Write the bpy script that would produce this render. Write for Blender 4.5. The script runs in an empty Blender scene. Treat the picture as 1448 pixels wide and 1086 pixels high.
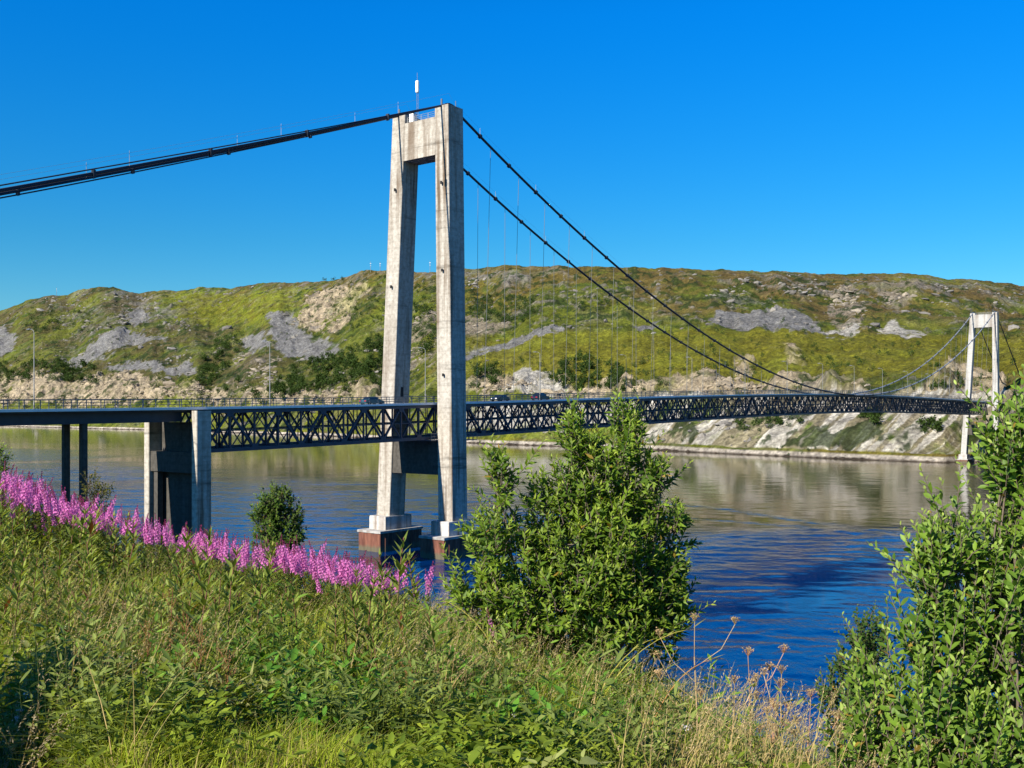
import bpy, math, random
import numpy as np
from mathutils import Vector
R = math.radians
C = bpy.context.scene.collection
SC = bpy.context.scene
random.seed(7)
rng = np.random.default_rng(11)

# ------------------------------------------------------------------ camera, sky, sun, exposure
CAMZ = 25.57                       # metres above the water
F, CX, HY = 1450.0, 724.0, 582.0   # photo focal length / centre column / horizon row in photo pixels
cam = bpy.data.cameras.new("camera"); camo = bpy.data.objects.new("camera", cam); C.objects.link(camo)
camo.location = (0, 0, CAMZ); camo.rotation_euler = (R(90), 0, 0)
cam.sensor_width = 36; cam.lens = 36 * F / 1448; cam.shift_y = (HY - 543) / 1448
cam.clip_start = 0.1; cam.clip_end = 40000
SC.camera = camo

SUN_EL = R(33)
SUN_D = Vector((-0.674, -0.742, 0)).normalized()          # towards the sun, on the ground
w = bpy.data.worlds.new("World"); SC.world = w; w.use_nodes = True
nt = w.node_tree; nt.nodes.clear()
sky = nt.nodes.new("ShaderNodeTexSky"); sky.sky_type = 'NISHITA'; sky.sun_disc = False
sky.sun_elevation = SUN_EL; sky.sun_rotation = math.atan2(SUN_D.x, SUN_D.y)
sky.altitude = 300; sky.air_density = 1.0; sky.dust_density = 0.25; sky.ozone_density = 3.0
hs = nt.nodes.new("ShaderNodeHueSaturation"); hs.inputs['Saturation'].default_value = 1.45; hs.inputs['Value'].default_value = 1.0
bg = nt.nodes.new("ShaderNodeBackground"); bg.inputs[1].default_value = 0.068
wo = nt.nodes.new("ShaderNodeOutputWorld")
geo = nt.nodes.new("ShaderNodeTexCoord"); sep = nt.nodes.new("ShaderNodeSeparateXYZ"); nt.links.new(geo.outputs['Generated'], sep.inputs[0])
rp = nt.nodes.new("ShaderNodeValToRGB"); e = rp.color_ramp.elements        # clear, deep northern sky: paler band low down, deeper blue above
e[0].position = 0.0; e[0].color = (.60, .74, .80, 1); e[1].position = .16; e[1].color = (.36, .90, 1.0, 1)
x_ = e.new(.36); x_.color = (.14, 1.18, 1.52, 1); x_ = e.new(1.0); x_.color = (.15, .95, 1.4, 1)
nt.links.new(sep.outputs[2], rp.inputs[0])
mx = nt.nodes.new("ShaderNodeMix"); mx.data_type = 'RGBA'; mx.blend_type = 'MULTIPLY'; mx.inputs[0].default_value = 1.0
nt.links.new(sky.outputs[0], hs.inputs['Color']); nt.links.new(hs.outputs[0], mx.inputs[6]); nt.links.new(rp.outputs[0], mx.inputs[7]); nt.links.new(mx.outputs[2], bg.inputs[0]); nt.links.new(bg.outputs[0], wo.inputs[0])

sl = bpy.data.lights.new("sun", 'SUN'); sl.energy = 5.0; sl.angle = R(0.5); sl.color = (1.0, 0.93, 0.80)
so = bpy.data.objects.new("sun", sl); C.objects.link(so)
so.rotation_euler = (Vector((-SUN_D.x * math.cos(SUN_EL), -SUN_D.y * math.cos(SUN_EL), -math.sin(SUN_EL)))).to_track_quat('-Z', 'Y').to_euler()
SC.view_settings.view_transform = 'Standard'; SC.view_settings.look = 'None'
SC.view_settings.exposure = 0.95; SC.view_settings.gamma = 1.0; SC.view_settings.use_curve_mapping = False
SC.render.engine = 'CYCLES'
SC.cycles.max_bounces = 6; SC.cycles.transparent_max_bounces = 4
SC.cycles.caustics_reflective = False; SC.cycles.caustics_refractive = False

# ------------------------------------------------------------------ helpers: meshes
class MB:
    """collects vertices, faces and a colour per vertex; build() links ONE mesh object"""
    def __init__(s): s.v = []; s.f = []; s.c = []; s.n = 0
    def add(s, v, faces, col=(1, 1, 1)):
        v = np.asarray(v, float).reshape(-1, 3)
        c = np.asarray(col, float)
        if c.ndim == 1: c = np.tile(c, (len(v), 1))
        for f in faces: s.f.append(np.asarray(f, np.int64) + s.n)
        s.v.append(v); s.c.append(c); s.n += len(v)
    def mesh(s, name, mats, off=(0, 0, 0), smooth=False):
        m = bpy.data.meshes.new(name)
        v = np.concatenate(s.v) - np.asarray(off, float); c = np.concatenate(s.c)
        idx, st, pos = [], [], 0
        for f in s.f:
            k = f.shape[1]; n = f.shape[0]
            idx.append(f.ravel()); st.append(pos + np.arange(n) * k); pos += n * k
        idx = np.concatenate(idx); st = np.concatenate(st)
        m.vertices.add(len(v)); m.vertices.foreach_set("co", v.astype(np.float32).ravel())
        m.loops.add(len(idx)); m.loops.foreach_set("vertex_index", idx.astype(np.int32))
        m.polygons.add(len(st)); m.polygons.foreach_set("loop_start", st.astype(np.int32))
        m.polygons.foreach_set("use_smooth", np.full(len(st), bool(smooth)))
        a = m.color_attributes.new("col", 'FLOAT_COLOR', 'POINT')
        a.data.foreach_set("color", np.concatenate([c, np.ones((len(c), 1))], 1).astype(np.float32).ravel())
        for mt in (mats if isinstance(mats, (list, tuple)) else [mats]): m.materials.append(mt)
        m.update(calc_edges=True); m.validate()
        return m

def worldloc(o):
    l = Vector((0, 0, 0))
    while o is not None: l += o.location; o = o.parent
    return l
def link(name, mesh, parent=None):
    o = bpy.data.objects.new(name, mesh); C.objects.link(o); o.parent = parent; return o
def obj(name, mb, mat, parent=None, smooth=False):
    return link(name, mb.mesh(name, mat, worldloc(parent) if parent else (0, 0, 0), smooth), parent)
def tag(o, label=None, cat=None, group=None, kind=None):
    if label: o["label"] = label
    if cat: o["category"] = cat
    if group: o["group"] = group
    if kind: o["kind"] = kind
    return o
def thing(name, label, cat, loc=(0, 0, 0), rz=0, group=None):
    o = bpy.data.objects.new(name, None); C.objects.link(o); o.location = loc; o.rotation_euler = (0, 0, rz)
    o.empty_display_size = 0.2
    return tag(o, label, cat, group)
KIDS = {}
def dup(root, loc, rz=0, scale=1.0, label=None, group=None):
    r = root.copy(); C.objects.link(r); r.location = loc; r.rotation_euler = (0, 0, rz); r.scale = (scale,) * 3
    if label: r["label"] = label
    if group: r["group"] = group
    if root.name not in KIDS: KIDS[root.name] = [(c, list(c.children)) for c in root.children]
    for ch, gk in KIDS[root.name]:
        c = ch.copy(); C.objects.link(c); c.parent = r
        for g in gk:
            d = g.copy(); C.objects.link(d); d.parent = c
    return r

QB = np.array([[0, 3, 2, 1], [4, 5, 6, 7], [0, 1, 5, 4], [1, 2, 6, 5], [2, 3, 7, 6], [3, 0, 4, 7]])
def norm(a): a = np.asarray(a, float); return a / np.maximum(np.linalg.norm(a, axis=-1, keepdims=True), 1e-9)
def bar(mb, p, q, wd, ht, up=(0, 0, 1), col=(1, 1, 1)):
    p = np.asarray(p, float); q = np.asarray(q, float); d = norm(q - p)
    upv = np.asarray(up, float)
    if abs(d @ norm(upv)) > 0.98: upv = np.array([0.3, 1, 0.0])
    s = norm(np.cross(d, upv)); t = np.cross(s, d)
    o = [(-1, -1), (1, -1), (1, 1), (-1, 1)]
    v = [p + s * a * wd / 2 + t * b * ht / 2 for a, b in o] + [q + s * a * wd / 2 + t * b * ht / 2 for a, b in o]
    mb.add(v, [QB], col)
def hexa(mb, bottom4, top4, col=(1, 1, 1)): mb.add(list(bottom4) + list(top4), [QB], col)
def tube(mb, pts, rad, sides=6, col=(1, 1, 1), cap=True):
    pts = np.asarray(pts, float); n = len(pts); rad = np.broadcast_to(np.asarray(rad, float), (n,))
    tg = norm(np.gradient(pts, axis=0))
    ref = np.array([0, 0, 1.0]) if abs(tg[0, 2]) < 0.9 else np.array([1.0, 0, 0])
    s = norm(np.cross(tg, ref)); t = np.cross(s, tg)
    a = np.arange(sides) / sides * 2 * np.pi
    ring = s[:, None] * np.cos(a)[None, :, None] + t[:, None] * np.sin(a)[None, :, None]
    v = (pts[:, None] + ring * rad[:, None, None]).reshape(-1, 3)
    i = np.arange(n - 1)[:, None] * sides; j = np.arange(sides)[None]; j2 = (j + 1) % sides
    f = np.stack([i + j, i + j2, i + sides + j2, i + sides + j], -1).reshape(-1, 4)
    fs = [f]
    if cap: fs += [np.arange(sides)[None, ::-1], (np.arange(sides) + (n - 1) * sides)[None]]
    c = np.asarray(col, float)
    if c.ndim == 2: c = np.repeat(c, sides, 0)
    mb.add(v, fs, c)
def lathe(mb, prof, c=(0, 0, 0), sides=16, axis=2, col=(1, 1, 1)):
    a = np.arange(sides) / sides * 2 * np.pi
    v = []
    for r, h in prof:
        ring = np.stack([r * np.cos(a), r * np.sin(a), np.full(sides, h)], -1)
        if axis == 1: ring = ring[:, [0, 2, 1]]
        v.append(ring + np.asarray(c))
    n = len(prof); i = np.arange(n - 1)[:, None] * sides; j = np.arange(sides)[None]; j2 = (j + 1) % sides
    f = np.stack([i + j, i + j2, i + sides + j2, i + sides + j], -1).reshape(-1, 4)
    mb.add(np.concatenate(v), [f, np.arange(sides)[None, ::-1], (np.arange(sides) + (n - 1) * sides)[None]], col)

# leaf templates: (x across, y along, z up) per vertex, faces
LEAF = (np.array([[0, 0, 0], [-.36, .28, .10], [0, .30, 0], [.36, .28, .10], [-.42, .62, .08], [0, .62, -.03], [.42, .62, .08], [0, 1, -.12]]),
        [np.array([[1, 0, 2], [0, 3, 2], [4, 5, 7], [5, 6, 7]]), np.array([[1, 2, 5, 4], [2, 3, 6, 5]])])
LANCE = (np.array([[0, 0, 0], [-.5, .35, .12], [0, .38, 0], [.5, .35, .12], [0, 1, -.25]]), [np.array([[1, 0, 2], [0, 3, 2], [1, 2, 4], [2, 3, 4]])])
PETAL = (np.array([[0, 0, 0], [-.45, .6, .1], [0, 1, 0], [.45, .6, .1]]), [np.array([[0, 3, 2, 1]])])
def leaves(mb, pos, dr, up, L, W, col, tpl=LANCE):
    pos = np.asarray(pos, float); n = len(pos)
    if n == 0: return
    dr = norm(dr); sd = norm(np.cross(dr, up)); nm = np.cross(sd, dr)
    L = np.broadcast_to(L, (n,)); W = np.broadcast_to(W, (n,))
    T, fs = tpl; k = len(T)
    v = pos[:, None] + dr[:, None] * (T[None, :, 1] * L[:, None])[..., None] + sd[:, None] * (T[None, :, 0] * W[:, None])[..., None] + nm[:, None] * (T[None, :, 2] * W[:, None])[..., None]
    col = np.asarray(col, float)
    if col.ndim == 1: col = np.tile(col, (n, 1))
    base = (np.arange(n) * k)[:, None, None]
    mb.add(v.reshape(-1, 3), [(f[None] + base).reshape(-1, f.shape[1]) for f in fs], np.repeat(col, k, 0))
def blades(mb, pos, h, wd, lean, az, col, segs=3, face=None):
    """grass blades: curved tapering strips"""
    n = len(pos); t = np.linspace(0, 1, segs + 1)
    ld = np.stack([np.cos(az), np.sin(az), np.zeros(n)], -1)
    fa = az + np.pi / 2 + rng.uniform(-.6, .6, n) if face is None else face
    sd = np.stack([np.cos(fa), np.sin(fa), np.zeros(n)], -1)
    c = pos[:, None] + np.array([0, 0, 1.0]) * ((t[None] - .25 * np.minimum(lean, 1.2)[:, None] * t[None] ** 2.5) * h[:, None])[..., None] + ld[:, None] * ((lean * h)[:, None] * t[None] ** 2)[..., None]
    ww = (wd[:, None] * (1 - t[None] ** 1.6) * .5 + .0004)[..., None]
    v = np.stack([c - sd[:, None] * ww, c + sd[:, None] * ww], 2).reshape(-1, 3)
    k = 2 * (segs + 1); i = np.arange(segs) * 2
    f = np.stack([i, i + 1, i + 3, i + 2], -1)[None] + (np.arange(n) * k)[:, None, None]
    cc = np.repeat(np.asarray(col), k, 0)
    mb.add(v, [f.reshape(-1, 4)], cc)

# value noise
class VN:
    def __init__(s, seed, n=256): s.n = n; s.g = np.random.default_rng(seed).uniform(-1, 1, (n, n))
    def __call__(s, x, y):
        x = np.asarray(x, float); y = np.asarray(y, float)
        xi = np.floor(x).astype(int); yi = np.floor(y).astype(int); fx = x - xi; fy = y - yi
        fx = fx * fx * fx * (fx * (fx * 6 - 15) + 10); fy = fy * fy * fy * (fy * (fy * 6 - 15) + 10); n = s.n; g = s.g
        a = g[xi % n, yi % n]; b = g[(xi + 1) % n, yi % n]; c = g[xi % n, (yi + 1) % n]; d = g[(xi + 1) % n, (yi + 1) % n]
        return (a * (1 - fx) + b * fx) * (1 - fy) + (c * (1 - fx) + d * fx) * fy
def fbm(vn, x, y, o=5, g=.5):
    r = 0; a = 1.; s = 0
    for i in range(o):
        r = r + a * vn(x * 2 ** i + 17.3 * i, y * 2 ** i + 5.1 * i); s += a; a *= g
    return r / s
def ridged(vn, x, y, o=5):
    r = 0; a = 1.; s = 0
    for i in range(o):
        r = r + a * (1 - np.abs(vn(x * 2 ** i + 7.7 * i, y * 2 ** i + 3.3 * i)) * 2); s += a; a *= .55
    return r / s
N1, N2, N3, N4 = VN(1), VN(2), VN(3), VN(4)
def smooth(a, b, x): t = np.clip((x - a) / (b - a), 0, 1); return t * t * (3 - 2 * t)

def PX(px, py, d): return np.array([(px - CX) / F * d, d, CAMZ + (HY - py) / F * d])

# ------------------------------------------------------------------ helpers: materials
def newmat(name):
    m = bpy.data.materials.new(name); m.use_nodes = True
    n = m.node_tree; b = n.nodes["Principled BSDF"]; return m, n, b
def nd(n, t, **k):
    x = n.nodes.new(t)
    for a, v in k.items(): setattr(x, a, v)
    return x
def coords(n, scale=(1, 1, 1), kind='Object'):
    tc = nd(n, "ShaderNodeTexCoord"); mp = nd(n, "ShaderNodeMapping"); mp.inputs['Scale'].default_value = scale
    n.links.new(tc.outputs[kind], mp.inputs[0]); return mp.outputs[0]
def noise(n, vec, scale, detail=4, rough=.55):
    x = nd(n, "ShaderNodeTexNoise"); x.inputs['Scale'].default_value = scale; x.inputs['Detail'].default_value = detail; x.inputs['Roughness'].default_value = rough
    if vec is not None: n.links.new(vec, x.inputs['Vector'])
    return x.outputs['Fac']
def ramp(n, fac, stops):
    x = nd(n, "ShaderNodeValToRGB"); e = x.color_ramp.elements
    while len(e) < len(stops): e.new(0.5)
    for i, (p, c) in enumerate(stops):
        e[i].position = p; e[i].color = (c, c, c, 1) if not isinstance(c, tuple) else (*c, 1)
    n.links.new(fac, x.inputs[0]); return x.outputs[0]
def mix(n, fac, a, b, bt='MIX'):
    x = nd(n, "ShaderNodeMix", data_type='RGBA', blend_type=bt)
    for s, v in ((x.inputs[0], fac), (x.inputs[6], a), (x.inputs[7], b)):
        if isinstance(v, (int, float)): s.default_value = v
        elif isinstance(v, tuple): s.default_value = (*v, 1)
        else: n.links.new(v, s)
    return x.outputs[2]
def bump(n, b, h, strength, dist):
    x = nd(n, "ShaderNodeBump"); x.inputs['Strength'].default_value = strength; x.inputs['Distance'].default_value = dist
    n.links.new(h, x.inputs['Height']); n.links.new(x.outputs[0], b.inputs['Normal']); return x
def simple(name, col, rough=.6, metal=0., var=.25, scale=2.0, spec=.4):
    m, n, b = newmat(name); v = coords(n)
    f = noise(n, v, scale)
    c = mix(n, f, tuple(x * (1 - var) for x in col), tuple(min(1, x * (1 + var)) for x in col))
    n.links.new(c, b.inputs['Base Color']); b.inputs['Roughness'].default_value = rough; b.inputs['Metallic'].default_value = metal
    b.inputs['Specular IOR Level'].default_value = spec
    return m
def leafmat(name, trans=.38, rough=.6, spec=.16, tint=(1.25, 1.15, .5)):
    m, n, b = newmat(name); at = nd(n, "ShaderNodeAttribute", attribute_name="col")
    v = coords(n); f = noise(n, v, 9.0, 2)
    c = mix(n, 1.0, at.outputs['Color'], ramp(n, f, [(.25, .75), (.75, 1.2)]), 'MULTIPLY')
    n.links.new(c, b.inputs['Base Color']); b.inputs['Roughness'].default_value = rough; b.inputs['Specular IOR Level'].default_value = spec
    t = nd(n, "ShaderNodeBsdfTranslucent"); n.links.new(mix(n, 1.0, c, tint, 'MULTIPLY'), t.inputs[0])
    s = nd(n, "ShaderNodeMixShader"); s.inputs[0].default_value = trans
    n.links.new(b.outputs[0], s.inputs[1]); n.links.new(t.outputs[0], s.inputs[2])
    n.links.new(s.outputs[0], n.nodes["Material Output"].inputs[0]); return m

def concrete(name, c1, c2, stain, stain_amt=.55, bands=.35):
    m, n, b = newmat(name)
    v = coords(n); fine = noise(n, v, 1.7, 6, .6)
    col = mix(n, ramp(n, fine, [(.3, 0.), (.7, 1.)]), c1, c2)
    vb = coords(n, (.03, .03, .42)); band = noise(n, vb, 1.0, 5, .75)                # pours: level bands
    col = mix(n, 1.0, col, ramp(n, band, [(.32, 1 - bands), (.42, .95), (.6, 1.05), (.7, 1 - bands * .5)]), 'MULTIPLY')
    vs = coords(n, (.9, .9, .035)); st = noise(n, vs, 1.0, 5, .6)                     # water and rust runs
    big = noise(n, coords(n, (.2, .2, .05)), 1.0, 2)
    sm = mix(n, 1.0, ramp(n, st, [(.44, 0.), (.60, 1.)]), ramp(n, big, [(.35, .15), (.65, 1.)]), 'MULTIPLY')
    sf = nd(n, "ShaderNodeMath", operation='MULTIPLY'); sf.inputs[1].default_value = stain_amt
    n.links.new(sm, sf.inputs[0])
    col = mix(n, sf.outputs[0], col, stain)
    wv = nd(n, "ShaderNodeTexWave", wave_type='BANDS', bands_direction='Z'); wv.inputs['Scale'].default_value = .26; wv.inputs['Distortion'].default_value = .15
    n.links.new(coords(n), wv.inputs['Vector'])
    col = mix(n, 1.0, col, ramp(n, wv.outputs['Fac'], [(.0, .88), (.04, 1.)]), 'MULTIPLY')   # formwork joints
    n.links.new(col, b.inputs['Base Color']); b.inputs['Roughness'].default_value = .9; b.inputs['Specular IOR Level'].default_value = .2
    bump(n, b, fine, .25, .08); return m

M = {}
M['concrete'] = concrete("weathered_concrete", (.285, .255, .215), (.475, .44, .385), (.10, .058, .028), .9, .6)
M['concrete_white'] = concrete("pale_concrete", (.33, .32, .305), (.46, .45, .43), (.16, .12, .09), .75, .35)
M['concrete_plinth'] = concrete("plinth_concrete", (.38, .365, .345), (.54, .525, .50), (.15, .095, .06), .9, .25)
M['concrete_dark'] = concrete("shaded_stained_concrete", (.05, .046, .04), (.095, .088, .078), (.03, .022, .015), .6)  # concrete with the shade under the deck darkened into its colour, plus stain runs
M['steel'] = simple("blue_painted_steel", (.024, .038, .064), .5, 0., .5, .9)
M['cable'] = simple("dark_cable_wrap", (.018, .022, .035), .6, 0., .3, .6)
M['cable_pale'] = simple("pale_cable_wrap", (.30, .31, .33), .5, .3, .25, .6)
M['hanger'] = simple("galvanised_rope", (.17, .17, .165), .5, .4, .15, .6)
M['rail'] = simple("galvanised_rail", (.13, .14, .155), .5, .4, .25, .6)
M['asphalt'] = simple("asphalt", (.06, .06, .062), .95, 0., .25, 1.2)
M['edge'] = simple("deck_edge_concrete", (.74, .72, .69), .9, 0., .25, .5)
M['white'] = simple("white_paint", (.78, .78, .76), .5, 0., .08, 2)
M['lamp'] = simple("lamp_pole_zinc", (.19, .195, .19), .5, .2, .12, .6)
M['black'] = simple("black_rubber", (.012, .012, .013), .8, 0., .2, 5)
def rustmat():
    m, n, b = newmat("rusted_sheet_pile")
    at = nd(n, "ShaderNodeTexCoord"); sp = nd(n, "ShaderNodeSeparateXYZ"); n.links.new(at.outputs['Object'], sp.inputs[0])
    f = noise(n, coords(n, (1.2, 1.2, .3)), 1.2, 5)
    c = mix(n, ramp(n, f, [(.35, 0.), (.65, 1.)]), (.085, .026, .016), (.19, .074, .044))
    mr = nd(n, "ShaderNodeMapRange"); mr.inputs[1].default_value = .9; mr.inputs[2].default_value = 1.5; ad = nd(n, "ShaderNodeMath", operation='MULTIPLY_ADD'); ad.inputs[1].default_value = 1.6; n.links.new(noise(n, coords(n, (1, 1, .2)), 1.6, 4, .7), ad.inputs[0]); ad.inputs[2].default_value = -.6; ad2 = nd(n, "ShaderNodeMath", operation='ADD'); n.links.new(ad.outputs[0], ad2.inputs[0]); n.links.new(sp.outputs[2], ad2.inputs[1]); n.links.new(ad2.outputs[0], mr.inputs[0])
    c = mix(n, mr.outputs[0], (.10, .085, .05), c)          # tide line: weed and slime on the lowest metre
    n.links.new(c, b.inputs['Base Color']); b.inputs['Roughness'].default_value = .85; return m
M['rust'] = rustmat()
M['leaf'] = leafmat("green_leaf")
M['leaf_gloss'] = leafmat("glossy_green_leaf", .40, .5, .24)
M['grass'] = leafmat("grass_blade", .40, .6, .15)
M['petal'] = leafmat("petal", .45, .6, .2, (1.2, .9, 1.2))
M['bark'] = simple("shrub_bark", (.11, .085, .06), .9, 0., .35, 30)
M['stalk'] = leafmat("plant_stalk", .1, .6, .2)
M['far_leaf'] = leafmat("far_tree_leaf", .2, .7, .1)

# ------------------------------------------------------------------ far land (hills across the sound)
def interp(pts): a = np.array(pts, float); return lambda x: np.interp(x, a[:, 0], a[:, 1])
yshore = interp([(-900, 592), (-300, 597), (0, 602.5), (110, 605.5), (200, 607.7), (450, 616), (700, 628), (900, 635), (980, 639.5), (1200, 649.5), (1335, 654.5), (1360, 653.2), (1380, 653.4), (1400, 655.5), (1418, 658.5), (1448, 664), (1950, 690), (2400, 720)])
yridge = interp([(-900, 520), (-300, 470), (0, 440), (30, 428), (60, 420), (95, 416), (118, 408), (140, 405), (160, 406), (178, 411), (200, 413), (225, 410), (250, 411), (290, 406), (330, 405), (370, 400), (420, 400), (470, 397), (490, 391), (520, 383), (560, 382), (600, 383), (650, 381), (690, 378), (730, 376), (770, 375), (860, 377), (930, 380), (1000, 383), (1100, 385), (1180, 387), (1250, 385), (1275, 385), (1330, 392), (1390, 399), (1448, 404), (1700, 425), (2400, 480)])
ybank = interp([(-900, 574), (0, 574), (300, 573), (540, 566), (700, 561), (900, 557), (1100, 556), (1340, 552), (1448, 550), (2400, 545)])
dridge = interp([(-900, 3300), (0, 2900), (300, 2600), (480, 2150), (600, 1750), (900, 1500), (1200, 1500), (1448, 1450), (2400, 1400)])
pxs = np.concatenate([np.arange(-900, -40, 14.), np.arange(-40, 1490, 1.5), np.arange(1490, 2400, 14.)])
ds = CAMZ * F / (yshore(pxs) - HY); dB = ds * 1.05 + 42; dr = dridge(pxs)
def far_row(kind, t):
    """distance and nominal photo row for every column"""
    if kind == 'bank': d = ds + (dB - ds) * t; y = yshore(pxs) + (ybank(pxs) - yshore(pxs)) * (t ** .8)
    else: d = dB + (dr - dB) * t ** 1.25; y = ybank(pxs) + (yridge(pxs) - ybank(pxs)) * t
    return d, y
rows = [('bank', t) for t in np.linspace(0, 1, 60)[:-1]] + [('slope', t) for t in np.linspace(0, 1, 215)]
Dm = np.array([far_row(*r)[0] for r in rows]); Ym = np.array([far_row(*r)[1] for r in rows])
PXm = np.tile(pxs, (len(rows), 1)); Tm = np.array([[(-1 + r[1]) if r[0] == 'bank' else r[1] for _ in pxs] for r in rows])
Zm = CAMZ + (HY - Ym) / F * Dm
Xm = (PXm - CX) / F * Dm
def inpoly(px, py, poly):
    ins = np.zeros(px.shape, bool); n = len(poly)
    for i in range(n):
        x1, y1 = poly[i]; x2, y2 = poly[(i + 1) % n]
        if y1 == y2: continue
        cond = ((y1 > py) != (y2 > py)) & (px < (x2 - x1) * (py - y1) / (y2 - y1) + x1); ins ^= cond
    return ins
wx = PXm + 7 * fbm(N1, Xm / 35, Dm / 60, 5, .6) + 5 * fbm(N2, Xm / 9, Dm / 22, 3); wy = Ym + 5 * fbm(N3, Xm / 35, Dm / 60, 5, .6) + 3 * fbm(N4, Xm / 9, Dm / 22, 3)
def region(polys):
    m = np.zeros(PXm.shape)
    for k in (.3, 1., 1.7, 2.6):
        q = np.zeros(PXm.shape, bool); ax_, ay_ = PXm + (wx - PXm) * k, Ym + (wy - Ym) * k
        for p in polys: q |= inpoly(ax_, ay_, p)
        m += q
    return smooth(.25, .75, m / 4 + .28 * fbm(N4, Xm / 7 + 50, Dm / 9, 4, .65))
scree = region([
    [(378, 452), (415, 446), (424, 468), (482, 488), (474, 500), (440, 505), (395, 506), (382, 480)],
    [(92, 506), (130, 490), (165, 470), (185, 474), (182, 490), (150, 503), (112, 513)], [(-40, 480), (5, 470), (24, 476), (20, 500), (-5, 512), (-40, 512)],
    [(998, 455), (1022, 440), (1050, 442), (1080, 437), (1120, 441), (1152, 450), (1166, 463), (1200, 467), (1120, 469), (1040, 464), (1005, 460)],
    [(655, 499), (690, 482), (735, 467), (792, 463), (800, 469), (770, 476), (735, 481), (700, 493), (655, 508)],
    [(150, 520), (190, 516), (232, 522), (272, 518), (276, 530), (220, 531), (170, 527)], [(182, 441), (205, 437), (211, 455), (192, 470), (184, 462)],
    [(345, 480), (372, 470), (380, 500), (350, 506)], [(180, 480), (230, 476), (238, 484), (190, 490)], [(895, 452), (925, 449), (935, 462), (905, 466)]])
pale = region([      # fresh gravel and blasted rock near the shore
    [(700, 560), (712, 540), (735, 522), (770, 526), (800, 545), (800, 560)], [(1236, 456), (1262, 451), (1285, 462), (1314, 468), (1300, 472), (1250, 468)],
    [(1165, 460), (1195, 452), (1218, 452), (1216, 468), (1190, 469)], [(640, 575), (900, 566), (900, 592), (760, 612), (660, 606)],
    [(1055, 560), (1420, 560), (1420, 592), (1055, 588)]])
tan = region([        # weathered cream rock
    [(412, 462), (436, 430), (470, 408), (515, 402), (528, 414), (505, 432), (496, 456), (474, 472), (440, 470)],
    [(-60, 538), (60, 530), (170, 532), (260, 545), (330, 553), (420, 552), (540, 546), (546, 566), (420, 573), (300, 570), (150, 572), (-60, 574)],
    [(640, 548), (700, 530), (780, 533), (900, 540), (900, 558), (640, 560)], [(1035, 512), (1060, 508), (1072, 522), (1050, 532)], [(1105, 505), (1125, 500), (1135, 520), (1110, 526)],
    [(900, 545), (1050, 536), (1230, 545), (1230, 558), (900, 558)],
    [(1310, 545), (1350, 533), (1400, 536), (1440, 560), (1310, 560)], ])
brown_rock = region([[(1165, 415), (1200, 400), (1225, 425), (1218, 458), (1172, 452)], [(1225, 400), (1290, 394), (1305, 420), (1262, 430)], [(560, 470), (616, 440), (616, 520), (570, 530)], [(655, 440), (720, 452), (700, 480), (655, 470)], [(340, 505), (400, 510), (380, 548), (320, 552)]])
dark_rock = region([[(60, 425), (120, 408), (190, 410), (260, 425), (240, 470), (150, 480), (90, 470)], [(1010, 400), (1080, 392), (1160, 396), (1200, 412), (1140, 428), (1060, 432), (1000, 430)],
    [(1270, 396), (1330, 396), (1448, 412), (1500, 425), (1448, 436), (1370, 420), (1300, 425)], [(270, 408), (330, 404), (350, 418), (300, 432)], [(655, 385), (700, 380), (760, 392), (720, 412), (660, 408)], [(230, 425), (280, 440), (270, 478), (225, 470)]])
smoothz = smooth(560, 700, PXm) * smooth(464, 472, wy) * smooth(548, 536, wy) + smooth(230, 270, PXm) * smooth(420, 395, PXm) * smooth(412, 420, wy) * smooth(466, 452, wy) * .7
smoothz = np.clip(smoothz, 0, 1)
crag = ridged(N2, Xm / 55, Dm / 75, 6)
rocky = np.clip(smooth(.30, .62, crag + .30 * fbm(N4, Xm / 300, Dm / 300, 3)) * (.28 + .5 * dark_rock + .25 * smooth(.75, 1, Tm)) , 0, 1)
rocky = np.where((Tm > .0) & (PXm > 760) & (Ym > 470) & (Ym < 540), rocky * .35, rocky)
# relief: gullies down the slope, crags where it is rocky
env = np.where(Tm < 0, smooth(-1, -.8, Tm) * .45, 1 - .75 * smooth(.85, 1., Tm))
sc_d = Dm / 1000
gul = fbm(N3, (PXm - CX) / F * 26 + 3, Tm * 1.6, 5, .5)
Zm = Zm + env * (9 * gul * sc_d + 9 * fbm(N1, Xm / 130, Dm / 170, 5, .55)) + (7.5 * (crag - .2) * (.35 + rocky) + 9 * tan * (ridged(N1, Xm / 26, Dm / 40, 4) - .2)) * np.where(Tm < 0, env * .6, env)
Zm = Zm + env * 1.6 * fbm(N2, Xm / 8, Dm / 9, 3) + env * scree * 1.3 * ridged(N4, Xm / 6, Dm / 7, 4) + np.where((Tm < -.05) & (Tm > -.93), 2.2 * (ridged(N3, Xm / 14, Dm / 16, 5) - .3), 0)
strip = (Tm < -.955)                                                     # riprap along the water
Zm = np.where(strip, np.maximum(Zm, .15 + 1.2 * (Tm + 1) / .045 + .9 * N4(Xm / 2.2, Dm / 2.2) + .6 * N2(Xm / 7, Dm / 7)), Zm)
Zm = Zm + smooth(.86, 1, Tm) * 3.0 * fbm(N2, PXm / 22, Dm / 200, 4, .6) * sc_d / 1.5
Zm = np.maximum(Zm, np.where(Tm < -.93, -.2, 1.8))
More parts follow.
